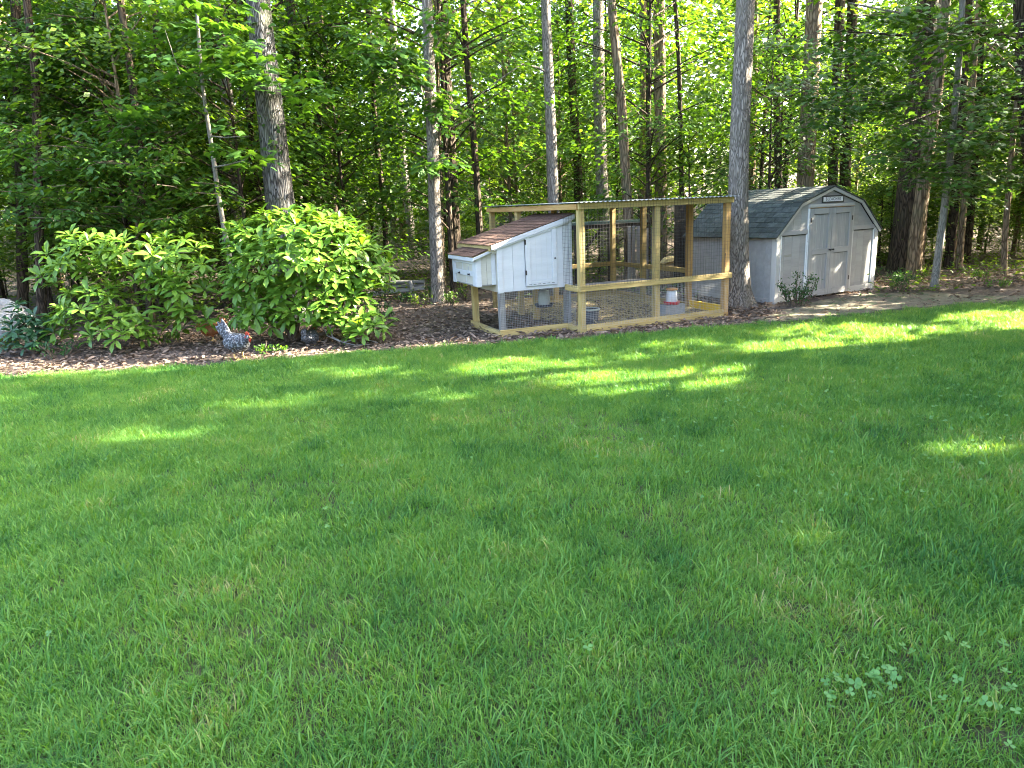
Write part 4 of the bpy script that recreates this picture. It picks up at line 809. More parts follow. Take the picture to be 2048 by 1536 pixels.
# --- understory and background trees
r2 = np.random.default_rng(21); used = []
bands = [(14.9, 17.5, 14), (17.5, 21, 24), (21, 27, 30), (27, 36, 40)]
LB = ['young leafy tree in the sunlit woods behind the yard', 'woodland']
for (y0, y1, cnt) in bands:
    k = 0; tries = 0
    while k < cnt and tries < 4000:
        tries += 1
        y = r2.uniform(y0, y1); x = r2.uniform(-.80 * y - 1.5, .82 * y + 3.0)
        if -1.6 < x < 7.2 and y < 16.2: continue
        if x > 6 and y < 17.9: continue
        if any((x - a) ** 2 + (y - b) ** 2 < (.9 if y < 21 else 1.2) ** 2 for a, b in used): continue
        used.append((x, y)); v = int(r2.integers(0, 10))
        if y < 17.5 and v in (4, 8): v = 6
        tree('understory_tree', zone_label(['short', 'young', 'tall'][0 if v in (3, 6, 9) else 2 if v in (2, 4, 8) else 1] + ' leafy tree', x, y), 'tree', 'young trees of the understory', (x, y, floor_z(x, y) - .02), *SAP[v], rz=r2.uniform(0, 6.28), sc=r2.uniform(.85, 1.2)); k += 1
for k in range(14):       # left side comes closer
    x = r2.uniform(-13, -4.2); y = r2.uniform(13.0, 16.0); v = int(r2.choice([0, 3, 5, 6, 9, 1]))
    tree('understory_tree', zone_label(['short', 'young', 'tall'][0 if v in (3, 6, 9) else 2 if v in (2, 4, 8) else 1] + ' leafy tree', x, y), 'tree', 'young trees of the understory', (x, y, -.02), *SAP[v], rz=r2.uniform(0, 6.28), sc=r2.uniform(.8, 1.1))
for k in range(9):
    x = r2.uniform(9.0, 16); y = r2.uniform(17.8, 20); v = int(r2.choice([0, 1, 5, 7, 9]))
    tree('understory_tree', zone_label(['short', 'young', 'tall'][0 if v in (3, 6, 9) else 2 if v in (2, 4, 8) else 1] + ' leafy tree', x, y), 'tree', 'young trees of the understory', (x, y, -.02), *SAP[v], rz=r2.uniform(0, 6.28), sc=r2.uniform(.85, 1.15))
for k in range(64):      # low bushes that hide the forest floor
    y = r2.uniform(18.5, 31); x = r2.uniform(-.72 * y, .80 * y)
    if k >= 46: y = r2.uniform(17.2, 22); x = r2.uniform(.52 * y, .80 * y)
    tree('woodland_bush', zone_label('low bush', x, y), 'bush', 'low bushes on the forest floor', (x, y, floor_z(x, y) - .02), *SAP[int(r2.choice([3, 6]))], rz=r2.uniform(0, 6.28), sc=r2.uniform(.55, .8), zs=.65)
# plain background trunks
BT = []
for i in range(5):
    zz = np.linspace(-.2, 17, 9); lean = random.uniform(-.03, .03); BT.append(trunk_mesh('trunk', [(lean * q + .06 * math.sin(q * .5 + i), .02 * q, q) for q in zz], np.linspace(.13, .06, 9) * random.uniform(.8, 1.3), M[['bark_dark', 'bark_brown', 'bark_dark', 'bark_gray', 'bark_brown'][i]], 9, .8, .03, (), .2, i))
k = 0
while k < 26:
    y = r2.uniform(19, 40); x = r2.uniform(-.78 * y, .8 * y)
    if any((x - a) ** 2 + (y - b) ** 2 < .5 for a, b in used): continue
    used.append((x, y)); v = int(r2.integers(0, 5))
    tree('background_tree', zone_label('tall bare stemmed tree', x, y), 'tree', 'tall trees of the background woods', (x, y, floor_z(x, y) - .05), BT[v], CANOPY[v % 4], rz=r2.uniform(0, 6.28), sc=r2.uniform(.85, 1.15)); k += 1
# far wood: one leafy mass closing the view
n = 120000; yy = r2.uniform(36, 58, n); xx = r2.uniform(-1, 1, n) * (.85 * yy + 6)
cl_ = np.stack([r2.uniform(-50, 50, 700), r2.uniform(33, 56, 700), r2.beta(1, 1.3, 700) * 20], 1); which = r2.integers(0, 700, n)
P_ = cl_[which] + r2.normal(0, 1, (n, 3)) * np.array([2.0, 1.6, .75]); P_[:, 2] = np.abs(P_[:, 2] + .4) + np.array([floor_z(a, b) for a, b in zip(P_[:, 0], P_[:, 1])])
D = rdir(n, r2); D[:, 2] = -.3; Nn = np.stack([r2.normal(0, .7, n), r2.normal(-.5, .7, n), np.ones(n)], 1)
tag(link('distant_wood', leaves('distant_wood', P_, D, Nn, r2.uniform(.3, .55, n), .30, T_DIA, M['leaf_wood2'])), 'hazy mass of far woodland foliage behind all the trunks', 'woodland', None, 'stuff')
# --- trees standing beyond the right edge of the picture: they shade the lawn
spots = [(8.9, 1.2), (10.4, 5.6), (11.6, 9.6), (13.2, 2.4), (14.3, 7.2), (14.2, 12.2), (17.2, 4.2), (18.2, 10.0), (18, 14.8), (9.6, -3.0), (21.5, 7.5), (13.5, -2.2)]
for i, (x, y) in enumerate(spots):
    r_ = np.random.default_rng(400 + i); hgt = 11 + r_.uniform(0, 4) + (x - 9) * .3; nsp = 420
    u = r_.uniform(0, 1, nsp); a = r_.uniform(0, 6.28, nsp); env = 3.0 * np.sin(np.clip(u * .8 + .2, 0, 1) * math.pi) ** .5; rr = env * np.sqrt(r_.uniform(.02, 1, nsp))
    C = np.stack([rr * np.cos(a), rr * np.sin(a), 1.3 + (hgt - 1.3) * u], 1)
    P_, D, Nn = sprays(C, a, 34, r_.uniform(.5, .9, nsp), r_, tilt=.8, flat=.12); b = np.array([x, y, 0])
    kk = cull(P_ + b, r_, .17)
    o = empty('shade_tree', b); tag(o, 'broad tree shading the lawn from beyond the right edge', 'tree', 'shade trees beyond the right edge')
    link('trunk', trunk_mesh('trunk', [(0, 0, -.1), (.05, 0, 3), (0, .1, 7), (.1, 0, hgt * .95)], [.22, .18, .13, .03], M['bark_gray'], 10, .8, .03, [([np.array([0, 0, C[q, 2] * .8]), C[q] * np.array([.5, .5, .92]), C[q]], .04, .01) for q in range(0, nsp, 14)], .3, i), None, o)
    link('crown', leaves('crown', P_[kk], D[kk], Nn[kk], r_.uniform(.17, .27, kk.sum()), .17, T_DIA, M['leaf_wood']), None, o)

# ================================================================== rhododendrons
LEAF_ME = {}
def rhodo(name, label, base, dims, blobs, nwh, L, mat, nsingle, seed, stems=7, nper=(7, 10)):
    """blobs: ellipsoids (cx,cy,cz,rx,ry,rz) local; whorls of leaves sit on their shells"""
    r_ = np.random.default_rng(seed); root = empty(name, base); tag(root, label, 'shrub', None)
    bl = np.array(blobs, float); wt_ = (bl[:, 3] * bl[:, 5]); wt_ /= wt_.sum(); W_ = []
    tries = 0
    while len(W_) < nwh and tries < nwh * 30:
        tries += 1
        b = bl[r_.choice(len(bl), p=wt_)]; d = r_.normal(0, 1, 3); d /= np.linalg.norm(d)
        if d[1] > .55 or d[2] < -.75: continue
        p = b[:3] + d * b[3:] * r_.uniform(.80, 1.06)
        if p[2] < .12: continue
        if r_.random() > .25 and any(np.sum(((p - q[:3]) / q[3:]) ** 2) < .60 for q in bl): continue
        if W_ and np.min(np.sum((np.array([w_[0] for w_ in W_]) - p) ** 2, 1)) < (L * .50) ** 2: continue
        W_.append((p, d))
    Cc, Dd, Nn, Ln = [], [], [], []
    for p, d in W_:
        ax = unit(np.array([d[0] * .50, d[1] * .42 - .10, max(d[2], 0) * .5 + .85]) + r_.normal(0, .15, 3)); e1 = unit(np.cross(ax, (0.3, 1, .1))); e2 = np.cross(ax, e1); k = r_.integers(*nper); a0 = r_.uniform(0, 6.28); Lw = L * r_.uniform(.75, 1.2)
        for i in range(k):
            a = a0 + 2 * math.pi * i / k + r_.normal(0, .15); el = r_.choice([.10, .35, -.25, .8], p=[.36, .28, .24, .12]) + r_.normal(0, .12)
            rad = e1 * math.cos(a) + e2 * math.sin(a); dd = rad * math.cos(el) + ax * math.sin(el); nn = ax * math.cos(el) - rad * math.sin(el)
            Cc.append(p + dd * .012); Dd.append(dd); Nn.append(nn); Ln.append(Lw * r_.uniform(.75, 1.12))
    Cc, Dd, Nn, Ln = map(np.array, (Cc, Dd, Nn, Ln))
    # nearest, least hidden leaves become single parts
    score = (Cc + Dd * Ln[:, None] * .5)[:, 1] + base[1]; vis = np.argsort(score - .25 * np.abs(Nn[:, 2]) + r_.normal(0, .12, len(Cc)))[:nsingle]
    sel = np.zeros(len(Cc), bool); sel[vis] = True
    if mat not in LEAF_ME: LEAF_ME[mat] = [leaves('leaf', [(0, 0, 0)], [(1, 0, 0)], [(0, 0, 1)], 1.0, w_, T_RHO, M[mat]) for w_ in (.34, .38, .31)]
    for i in vis:
        ob = bpy.data.objects.new('leaf', LEAF_ME[mat][i % 3]); COL.objects.link(ob); ob.parent = root
        x = Dd[i] / np.linalg.norm(Dd[i]); y = np.cross(Nn[i], x); y /= np.linalg.norm(y); z = np.cross(x, y); s = Ln[i]
        Mx = Matrix(((x[0] * s, y[0] * s, z[0] * s, Cc[i][0]), (x[1] * s, y[1] * s, z[1] * s, Cc[i][1]), (x[2] * s, y[2] * s, z[2] * s, Cc[i][2]), (0, 0, 0, 1))); ob.matrix_basis = Mx
    f = link('foliage', leaves('foliage', Cc[~sel], Dd[~sel], Nn[~sel], Ln[~sel], Ln[~sel] * .35, T_RHO, M[mat]), None, root); f['kind'] = 'stuff'
    mb = MB()
    for s in range(stems):
        a = r_.uniform(0, 6.28); q = bl[s % len(bl)]; e = q[:3] + r_.normal(0, .15, 3) * q[3:]; b0 = np.array([.08 * math.cos(a), .08 * math.sin(a), -.05]); mid = (b0 + e) / 2 + r_.normal(0, .10, 3); mid[2] = max(mid[2], .15)
        mb.tube([b0, mid * np.array([.6, .6, .6]), mid, e], [.035, .028, .02, .010], 6)
    for p, d in W_[::3]:
        q = bl[np.argmin(np.sum((bl[:, :3] - p) ** 2, 1))][:3]; m_ = (p + q) / 2 + r_.normal(0, .05, 3); m_[2] = max(m_[2], .06); mb.tube([q * .8 + p * .2, m_, p], [.009, .007, .004], 4, cap=False)
    mb.build('stem', M['twig'], root)
    return root
def loc_px(x, y, Y, base): return V(x, y, Y) - base
def blobs_px(defs, base):
    out = []
    for (x, y, Y, rx, ry, rz) in defs: out.append((*loc_px(x, y, Y, base), rx, ry, rz))
    return out
b1 = G(275, 672); b1[2] = 0
rhodo('rhododendron', 'left rhododendron bush of long glossy leaves with dark gaps and low sunlit tip', b1, None, blobs_px([
    (170, 510, 11.0, .55, .5, .30), (270, 505, 11.2, .65, .5, .32), (340, 510, 11.0, .46, .5, .30), (140, 550, 10.9, .38, .4, .22), (368, 585, 10.8, .34, .45, .48), (280, 560, 11.2, .6, .5, .3), (190, 620, 10.7, .55, .45, .38), (235, 655, 10.5, .45, .4, .30),
    (255, 688, 10.3, .25, .25, .14), (150, 650, 10.8, .35, .35, .25), (385, 640, 10.7, .28, .3, .22), (392, 535, 10.9, .22, .3, .14)], b1), 190, .215, 'leaf_rhodo', 300, 61, 10)
b2 = G(590, 680); b2[2] = 0
rhodo('rhododendron', 'right rhododendron bush, dense rounded dome of glossy leaves below the big oak', b2, None, blobs_px([
    (610, 520, 10.9, 1.05, .95, .72), (540, 470, 10.8, .5, .5, .32), (650, 490, 10.8, .55, .55, .38), (515, 560, 10.7, .42, .5, .45), (710, 540, 10.8, .5, .5, .45), (610, 600, 10.6, .78, .6, .40), (530, 620, 10.6, .40, .45, .3), (690, 620, 10.5, .45, .4, .28), (735, 655, 10.3, .28, .28, .20), (492, 480, 10.8, .26, .3, .25), (720, 688, 10.0, .22, .2, .10)], b2), 400, .215, 'leaf_rhodo', 300, 62, 9)
b3 = G(62, 706); b3[2] = 0
rhodo('small_rhododendron', 'small dark rhododendron seedling beside the boulder', b3, None, blobs_px([(55, 660, b3[1], .22, .2, .22), (35, 630, b3[1] + .1, .14, .14, .14), (85, 645, b3[1], .15, .15, .12), (60, 690, b3[1] - .1, .30, .2, .12)], b3), 36, .17, 'leaf_rhodo_d', 110, 63, 4)
# twig spray low at the right bush
tw = G(680, 692); t_ = empty('fallen_branch', tw); tag(t_, 'bare forked grey twig lying low right of the dome shaped bush', 'branch')
mb = MB(); mb.tube([(-.2, .3, .35), (-.12, .1, .12), (.05, 0, .05), (.3, .05, .10), (.55, -.02, .03)], [.012, .011, .010, .008, .004], 6); mb.tube([(.05, 0, .05), (.25, -.1, .02), (.45, -.16, .03)], [.008, .006, .003], 5); mb.tube([(-.3, .3, .3), (-.2, .12, .14), (.0, .02, .06)], [.009, .008, .006], 5); mb.build('twig', M['weathered'], t_)

# ---- small shrubs by the shed, seedlings in the bed
def small_shrub(name, label, base, stems, L, mat, seed, group=None, nl=60):
    r_ = np.random.default_rng(seed); root = empty(name, base); tag(root, label, 'shrub', group); mb = MB(); Cc, Dd = [], []
    for (dx, dy, h, sp) in stems:
        top = np.array([dx, dy, h]); b0 = np.array([dx * .35, dy * .35, -.03]); mid = (b0 + top) / 2 + r_.normal(0, .03, 3); mb.tube([b0, mid, top], [.012, .009, .004], 5)
        for _ in range(5):
            e = top * .55 + b0 * .45 + r_.normal(0, .4, 3) * np.array([sp, sp, .2]); mb.tube([b0 * .5 + mid * .5, e], [.006, .003], 4)
        for _ in range(nl):
            t = r_.beta(3, 1.4); c = b0 * (1 - t) + top * t + r_.normal(0, sp * .5 * (1.2 - .5 * t), 3) * np.array([1, 1, .6]); Cc.append(c); Dd.append(r_.normal(0, 1, 3) + np.array([0, 0, .7]))
    Cc = np.array(Cc); Cc[:, 2] = np.maximum(Cc[:, 2], .04); n = len(Cc); Nn = r_.normal(0, .6, (n, 3)) + np.array([0, -.3, 1])
    mb.build('stem', M['twig'], root); link('foliage', leaves('foliage', Cc, Dd, Nn, r_.uniform(.7, 1.3, n) * L, L * .5, T_OVAL, M[mat]), None, root)
    return root
p = G(1592, 612); small_shrub('privet_shrub', 'upright small leaved shrub at the near corner of the shed', (p[0], p[1], 0), [(-.30, 0, .42, .10), (-.18, .05, .30, .10), (.0, .0, .58, .11), (-.05, -.08, .34, .12), (.22, .02, .52, .12), (.34, .0, .46, .10), (.12, -.06, .30, .10)], .048, 'leaf_box', 71, nl=75)
p = G(1792, 583); small_shrub('clipped_shrub', 'low rounded shrub right of the shed below the massive trunk', (p[0], p[1], 0), [(-.12, 0, .36, .12), (.05, .05, .40, .13), (.18, 0, .36, .12), (0, -.08, .33, .13), (.3, .05, .27, .1)], .035, 'leaf_box', 72, nl=120)
for i, (x, y, h) in enumerate([(1535, 560, 0)] * 0 + [(840, 612, .25), (805, 604, .3), (900, 610, .22), (935, 600, .28), (770, 640, .3), (460, 660, .28), (330, 690, .22), (120, 715, .2), (1990, 575, .12), (690, 640, .25), (1742, 560, .3), (545, 706, .1), (20, 700, .25), (870, 596, .4), (1960, 560, .2), (1840, 558, .3), (770, 600, .4)]):
    p = G(x, y); k = 4
    lbs = ['seedling left of the slim grey tree foot', 'taller seedling beside the fallen rails', 'seedling right of the slim grey tree foot', 'seedling under the nest box', 'seedling right of the dome shaped bush', 'seedling behind the speckled rooster', 'low seedling below the left bush', 'seedling in dry leaves at far left',
           'tiny seedling in leaf litter at right', 'seedling behind the dome shaped bush', 'seedling at the right wall of the shed', 'tiny sprout at the edge of the lawn', 'seedling at foot of the boulder', 'bushy seedling behind the slim grey tree foot', 'seedling behind the bare earth at right', 'seedling at the foot of the tan leaning trunk', 'seedling left of the fallen rails']
    small_shrub('seedling', lbs[i], (p[0], p[1], 0), [(random.uniform(-.2, .2), random.uniform(-.15, .15), h * random.uniform(.6, 1.1), .12) for _ in range(k)], .06, ['leaf_wood2', 'leaf_box', 'leaf_wood'][i % 3], 80 + i, 'seedlings in the mulch bed', nl=22)

# ================================================================== chickens
def plumage(name, c0, c1, sc, thr=.5):
    mt, nt, N, out, L = nodes(name); tc = N('TexCoord'); vo = N('TexVoronoi', i_Scale=sc); L(tc.outputs['Object'], vo.inputs['Vector']); ns = N('TexNoise', i_Scale=sc * .7, i_Detail=4.0); L(tc.outputs['Object'], ns.inputs['Vector'])
    a = N('Math', operation='ADD'); L(vo.outputs['Distance'], a.inputs[0]); L(ns.outputs[0], a.inputs[1]); r = ramp(N, [(thr, c0), (thr + .25, c1)]); mr = N('MapRange'); L(a.outputs[0], mr.inputs[0]); mr.inputs[2].default_value = 1.5; L(mr.outputs[0], r.inputs[0])
    p = N('BsdfPrincipled', i_Roughness=.65); L(r.outputs[0], p.inputs['Base Color']); b = N('Bump', i_Strength=.6, i_Distance=.01); L(a.outputs[0], b.inputs['Height']); L(b.outputs[0], p.inputs['Normal']); L(p.outputs[0], out.inputs[0]); return mt
M['comb'] = surf('red_comb', [(0.3, (.28, .025, .012)), (0.7, (.42, .045, .025))], scale=20, rough=.5, bump=.2)
M['leg_yellow'] = surf('yellow_leg', [(0.3, (.42, .28, .08)), (0.7, (.58, .42, .16))], scale=20, rough=.6, bump=0)
def chicken(name, label, base, rz, mat, sc=1.0, tail=1.0, head=1.0, low=False, tailmat=None):
    root = empty(name, base, rz); root.scale = (sc,) * 3; tag(root, label, 'chicken', None)
    hz = -.10 if low else 0
    st = [(-.20, .265, .03, .035), (-.16, .25, .06, .07), (-.09, .225, .095, .10), (0, .205, .112, .112), (.08, .205, .105, .11), (.135, .235, .082, .095), (.165, .285 + hz * .4, .056, .066), (.185, .335 + hz * .8, .042, .048), (.205, .375 + hz, .036, .038), (.235, .385 + hz, .028, .026), (.252, .382 + hz, .010, .010)]
    mb = MB(); mb.tube([(x, 0, z) for x, z, a, b in st], [(b, a) for x, z, a, b in st], 16)
    # tail feathers, wings and thighs grow into the body and are fused by the remesh
    for k, (dx, dz, yy) in enumerate(((-.10, .20, .0), (-.14, .17, .022), (-.14, .17, -.022), (-.17, .12, .03), (-.17, .12, -.03))):
        mb.tube([(-.12, yy * .5, .25), (-.12 + dx * .55 * tail, yy, .25 + dz * .6 * tail), (-.12 + dx * tail, yy * 1.3, .25 + dz * 1.1 * tail)], [(.06, .03), (.055, .018), (.018, .010)], 8)
    for s in (-1, 1):
        mb.tube([(.09, s * .095, .225), (.02, s * .118, .205), (-.08, s * .105, .20), (-.16, s * .07, .215)], [(.05, .018), (.075, .022), (.055, .018), (.012, .008)], 10)
        mb.tube([(.0, s * .055, .16), (.015, s * .06, .11), (.01, s * .06, .075)], [.055, .035, .014], 10)
    body = mb.build('body', mat, root, True); rm = body.modifiers.new('remesh', 'REMESH'); rm.mode = 'VOXEL'; rm.voxel_size = .009; rm.use_smooth_shade = True
    sm = body.modifiers.new('smooth', 'SMOOTH'); sm.iterations = 3; sm.factor = .5
    cb = MB(); pts = [(.175, .405), (.18, .435), (.195, .425), (.205, .45), (.218, .43), (.232, .44), (.24, .415), (.252, .395)]; n = len(pts)
    cb.add([(x, -.006, z + hz) for x, z in pts] + [(x, .006, z + hz) for x, z in pts], [tuple(range(n)), tuple(range(2 * n - 1, n - 1, -1))] + [(i, (i + 1) % n, n + (i + 1) % n, n + i) for i in range(n)]); cb.build('comb', M['comb'], root)
    MB().tube([(.236, 0, .365 + hz), (.245, 0, .345 + hz), (.240, 0, .318 + hz)], [(.012, .012), (.018, .016), (.006, .006)], 8).build('wattle', M['comb'], root, True)
    MB().tube([(.20, .0, .378 + hz), (.222, 0, .375 + hz)], [(.030, .0385), (.026, .031)], 10).build('face', M['comb'], root, True)
    MB().tube([(.245, 0, .385 + hz), (.268, 0, .378 + hz), (.284, 0, .366 + hz)], [.011, .008, .002], 8).build('beak', M['leg_yellow'], root, True)
    for s in (-1, 1):
        MB().lathe([(0, 0), (.005, .001), (.004, .004), (0, .005)], 8).build('eye', M['iron'], root, True, loc=(.214, s * .031, .388 + hz), rot=(-s * math.pi / 2, 0, 0))
        lg_ = MB(); lg_.tube([(.01, s * .06, .085), (.005, s * .062, .04), (.01, s * .063, .008)], [.011, .009, .009], 8)
        for a in (-.5, 0, .5): lg_.tube([(.01, s * .063, .008), (.04 * math.cos(a) + .01, s * .063 + .04 * math.sin(a), .010), (.07 * math.cos(a) + .01, s * .063 + .07 * math.sin(a), .003)], [.008, .006, .002], 6)
        lg_.tube([(.01, s * .063, .008), (-.035, s * .063, .003)], [.006, .002], 6); lg_.build('leg', M['leg_yellow'], root, True)
    return root
PL_S = plumage('speckled_plumage', (.02, .022, .028), (.20, .21, .23), 44, .64); PL_G = plumage('barred_plumage', (.03, .032, .036), (.14, .145, .16), 50, .55); PL_B = plumage('russet_plumage', (.05, .018, .008), (.26, .09, .03), 24, .25)
p = G(478, 718); chicken('chicken', 'speckled black and white rooster with red comb walking at the bed edge', (p[0], p[1], 0), -.55, PL_S, 1.12, 1.05, low=True)
p = G(622, 690); chicken('chicken', 'barred grey hen crouched in shade under the dome shaped bush', (p[0], p[1], -.07), 1.4, PL_G, .9, .6, low=True)
p = G(428, 682); chicken('chicken', 'russet brown hen behind the speckled rooster', (p[0], p[1], 0), 3.6, PL_B, .9, .7, low=True)

# ================================================================== litter, ground cover, grass
r3 = np.random.default_rng(33)
n = 26000; x = r3.uniform(-11, 12, n); d_ = r3.gamma(1.4, 2.0, n); y = edge_y(x) + .02 + d_; ok = y < 19; x, y = x[ok], y[ok]
lx = (x - RO[0]) * Ru[0] + (y - RO[1]) * Ru[1]; ly = (x - RO[0]) * Rn[0] + (y - RO[1]) * Rn[1]; sx = (x - SO[0]) * Su[0] + (y - SO[1]) * Su[1]; sy = (x - SO[0]) * Sn[0] + (y - SO[1]) * Sn[1]
inside = ((lx > 0) & (lx < W) & (ly > 0) & (ly < DP)) | ((sx > -.02) & (sx < SWD) & (sy > 0) & (sy < SLN))
bareish = (x > 4.4) & (y < 13.2) & (sy < -.1) & (r3.random(len(x)) > .10)
ok = ~inside & ~bareish; x, y = x[ok], y[ok]; n = len(x)
D = rdir(n, r3); D[:, 2] = r3.normal(.05, .25, n); Nn = np.stack([r3.normal(0, .45, n), r3.normal(0, .45, n), np.ones(n)], 1)
tag(link('leaf_litter', leaves('leaf_litter', np.stack([x, y, r3.uniform(-.004, .03, n)], 1), D, Nn, r3.choice([.04, .06, .08, .11, .15], n, p=[.32, .3, .22, .11, .05]), r3.uniform(.02, .055, n), T_OVAL, M['deadleaf'])), 'dry brown leaves and mulch scattered over the bed', 'leaf litter', None, 'stuff')
n = 2600; x = r3.uniform(-10, 11, n); y = edge_y(x) + .0 + r3.gamma(1.2, .45, n); z = r3.uniform(0, .02, n); D = rdir(n, r3); D[:, 2] = r3.normal(0, .12, n)
lx = (x - RO[0]) * Ru[0] + (y - RO[1]) * Ru[1]; ly = (x - RO[0]) * Rn[0] + (y - RO[1]) * Rn[1]; ok = ~((lx > -.05) & (lx < W) & (ly > -.05) & (ly < DP)); n = int(ok.sum())
tag(link('bark_mulch', leaves('bark_mulch', np.stack([x, y, z], 1)[ok], D[ok], np.tile([0, 0, 1.], (n, 1)) + r3.normal(0, .3, (n, 3)), r3.uniform(.04, .10, n), r3.uniform(.008, .02, n), T([(0, -.5, 0), (1, -.35, .02), (1, .35, .02), (0, .5, 0)], [(0, 1, 2, 3)]), M['deadleaf'])), 'shredded bark chips along the edge of the lawn', 'mulch', None, 'stuff')
# low green ground cover at the woods edge
n = 9000; x = r3.uniform(-12, 13, n); y = r3.uniform(13, 22, n); cx_ = np.stack([r3.uniform(-12, 14, 90), r3.uniform(13.2, 22, 90)], 1); wc = r3.integers(0, 90, n); x = cx_[wc, 0] + r3.normal(0, .45, n); y = cx_[wc, 1] + r3.normal(0, .35, n)
lx = (x - RO[0]) * Ru[0] + (y - RO[1]) * Ru[1]; ly = (x - RO[0]) * Rn[0] + (y - RO[1]) * Rn[1]; sx = (x - SO[0]) * Su[0] + (y - SO[1]) * Su[1]; sy = (x - SO[0]) * Sn[0] + (y - SO[1]) * Sn[1]
ok = ~(((lx > -.3) & (lx < W + .3) & (ly > -.2) & (ly < DP + .2)) | ((sx > -.2) & (sx < SWD + .2) & (sy > -.4) & (sy < SLN + .2))); x, y = x[ok], y[ok]; n = len(x)
D = rdir(n, r3); D[:, 2] = r3.normal(.1, .3, n); Nn = np.stack([r3.normal(0, .4, n), r3.normal(0, .4, n), np.ones(n)], 1)
tag(link('ground_cover', leaves('ground_cover', np.stack([x, y, np.abs(r3.normal(.08, .12, n)) + np.array([floor_z(a, b) for a, b in zip(x, y)])], 1), D, Nn, r3.uniform(.05, .12, n), .05, T_OVAL, M['leaf_wood2'])), 'low green plants covering the ground at the woods edge', 'ground cover', None, 'stuff')

# ---- grass: tufts instanced over the lawn
def grassmat():
    mt, nt, N, out, L = nodes('grass_blade')
    oi = N('ObjectInfo'); ge = N('NewGeometry')
    n1 = N('TexNoise', i_Scale=1.1, i_Detail=4.0); L(oi.outputs['Location'], n1.inputs['Vector']); n2 = N('TexNoise', i_Scale=4.5, i_Detail=3.0); L(oi.outputs['Location'], n2.inputs['Vector'])
    a = N('Mix', data_type='FLOAT'); a.inputs[0].default_value = .45; L(n1.outputs[0], a.inputs[2]); L(n2.outputs[0], a.inputs[3])
    sr = N('MapRange'); L(a.outputs[0], sr.inputs[0]); sr.inputs[1].default_value = .36; sr.inputs[2].default_value = .64
    b = N('Mix', data_type='FLOAT'); b.inputs[0].default_value = .50; L(sr.outputs[0], b.inputs[2]); L(ge.outputs['Random Per Island'], b.inputs[3])
    r = ramp(N, [(.12, (.026, .112, .030)), (.30, (.064, .195, .034)), (.40, (.15, .30, .072)), (.46, (.085, .225, .045)), (.62, (.120, .270, .040)), (.70, (.18, .33, .070)), (.78, (.155, .30, .045)), (.93, (.38, .36, .20))]); L(b.outputs[0], r.inputs[0])  # the paler mid stops paint sky sheen into the colour of random blades
    p = N('BsdfPrincipled', i_Roughness=.48); p.inputs['Specular IOR Level'].default_value = .25; L(r.outputs[0], p.inputs['Base Color'])
    t = N('BsdfTranslucent'); tm = N('Mix', data_type='RGBA', blend_type='MULTIPLY'); tm.inputs[0].default_value = 1; L(r.outputs[0], tm.inputs[6]); tm.inputs[7].default_value = (2.1, 1.6, .4, 1); L(tm.outputs[2], t.inputs[0])
    ms = N('MixShader'); ms.inputs[0].default_value = .38; L(p.outputs[0], ms.inputs[1]); L(t.outputs[0], ms.inputs[2]); L(ms.outputs[0], out.inputs[0]); return mt
M['grass'] = grassmat()
def tuft(seed, nb, rad, hmin, hmax, wd):
    r_ = np.random.default_rng(seed); vs = []; fs = []
    for b in range(nb):
        a = r_.uniform(0, 6.28); rr = rad * math.sqrt(r_.random()); c = np.array([rr * math.cos(a), rr * math.sin(a), -.004]); h = r_.uniform(hmin, hmax); w_ = wd * r_.uniform(.6, 1.2)
        la = r_.uniform(0, 6.28); lean = np.array([math.cos(la), math.sin(la), 0]) * h * r_.uniform(.15, 1.25); s = np.array([-math.sin(la + r_.normal(0, .5)), math.cos(la + r_.normal(0, .5)), 0]) * w_ / 2
        p1 = c + lean * .28 + np.array([0, 0, h * .52]); p2 = c + lean * .68 + np.array([0, 0, h * .84]); p3 = c + lean * 1.15 + np.array([0, 0, h * r_.uniform(.75, 1.0)]); k = len(vs)
        vs += [c - s, c + s, p1 - s * .9, p1 + s * .9, p2 - s * .65, p2 + s * .65, p3]; fs += [(k, k + 1, k + 3, k + 2), (k + 2, k + 3, k + 5, k + 4), (k + 4, k + 5, k + 6)]
    me = bpy.data.meshes.new('tuft'); me.from_pydata([tuple(v) for v in vs], [], fs); me.materials.append(M['grass']); me.update(); return bpy.data.objects.new('grass_tuft', me)
protos = [tuft(900 + i, [38, 54, 36, 56, 30, 60][i], .075, .020, [.048, .054, .066, .050, .090, .040][i], [.0044, .0028, .0046, .0026, .0052, .0024][i]) for i in range(6)]
pc = bpy.data.collections.new('grass_tufts')
for pr in protos: pc.objects.link(pr)
# the sheet the tufts grow on, with a density value per corner
xs = np.arange(-9.6, 10.6, .2); fr = np.linspace(0.0, 1.0, 60); Pg = []; dens = []
for x in xs:
    ey = float(edge_y(x))
    for t in fr:
        y = .6 + (ey + .05 - .6) * t; Pg.append((x, y, float(relief(x, y)) * min(1, (1 - t) * 8)))
        inview = abs(x) < .86 * y + 1.6
        thin = 1.0
        if x > 3.6: thin = min(1.0, .05 + max(0, (ey - .1 - y)) / 1.1)
        thin *= .80 + .35 * math.sin(x * 1.7 + y * 2.3) * math.sin(x * .9 - y * 1.4)
        dens.append((thin if inview else 0.0) * (1.0 if t < .985 else .45))
Pg = np.array(Pg); nx, ny = len(xs), len(fr); ii = np.arange(nx * ny).reshape(nx, ny); q = np.stack([ii[:-1, :-1], ii[1:, :-1], ii[1:, 1:], ii[:-1, 1:]], -1).reshape(-1, 4)
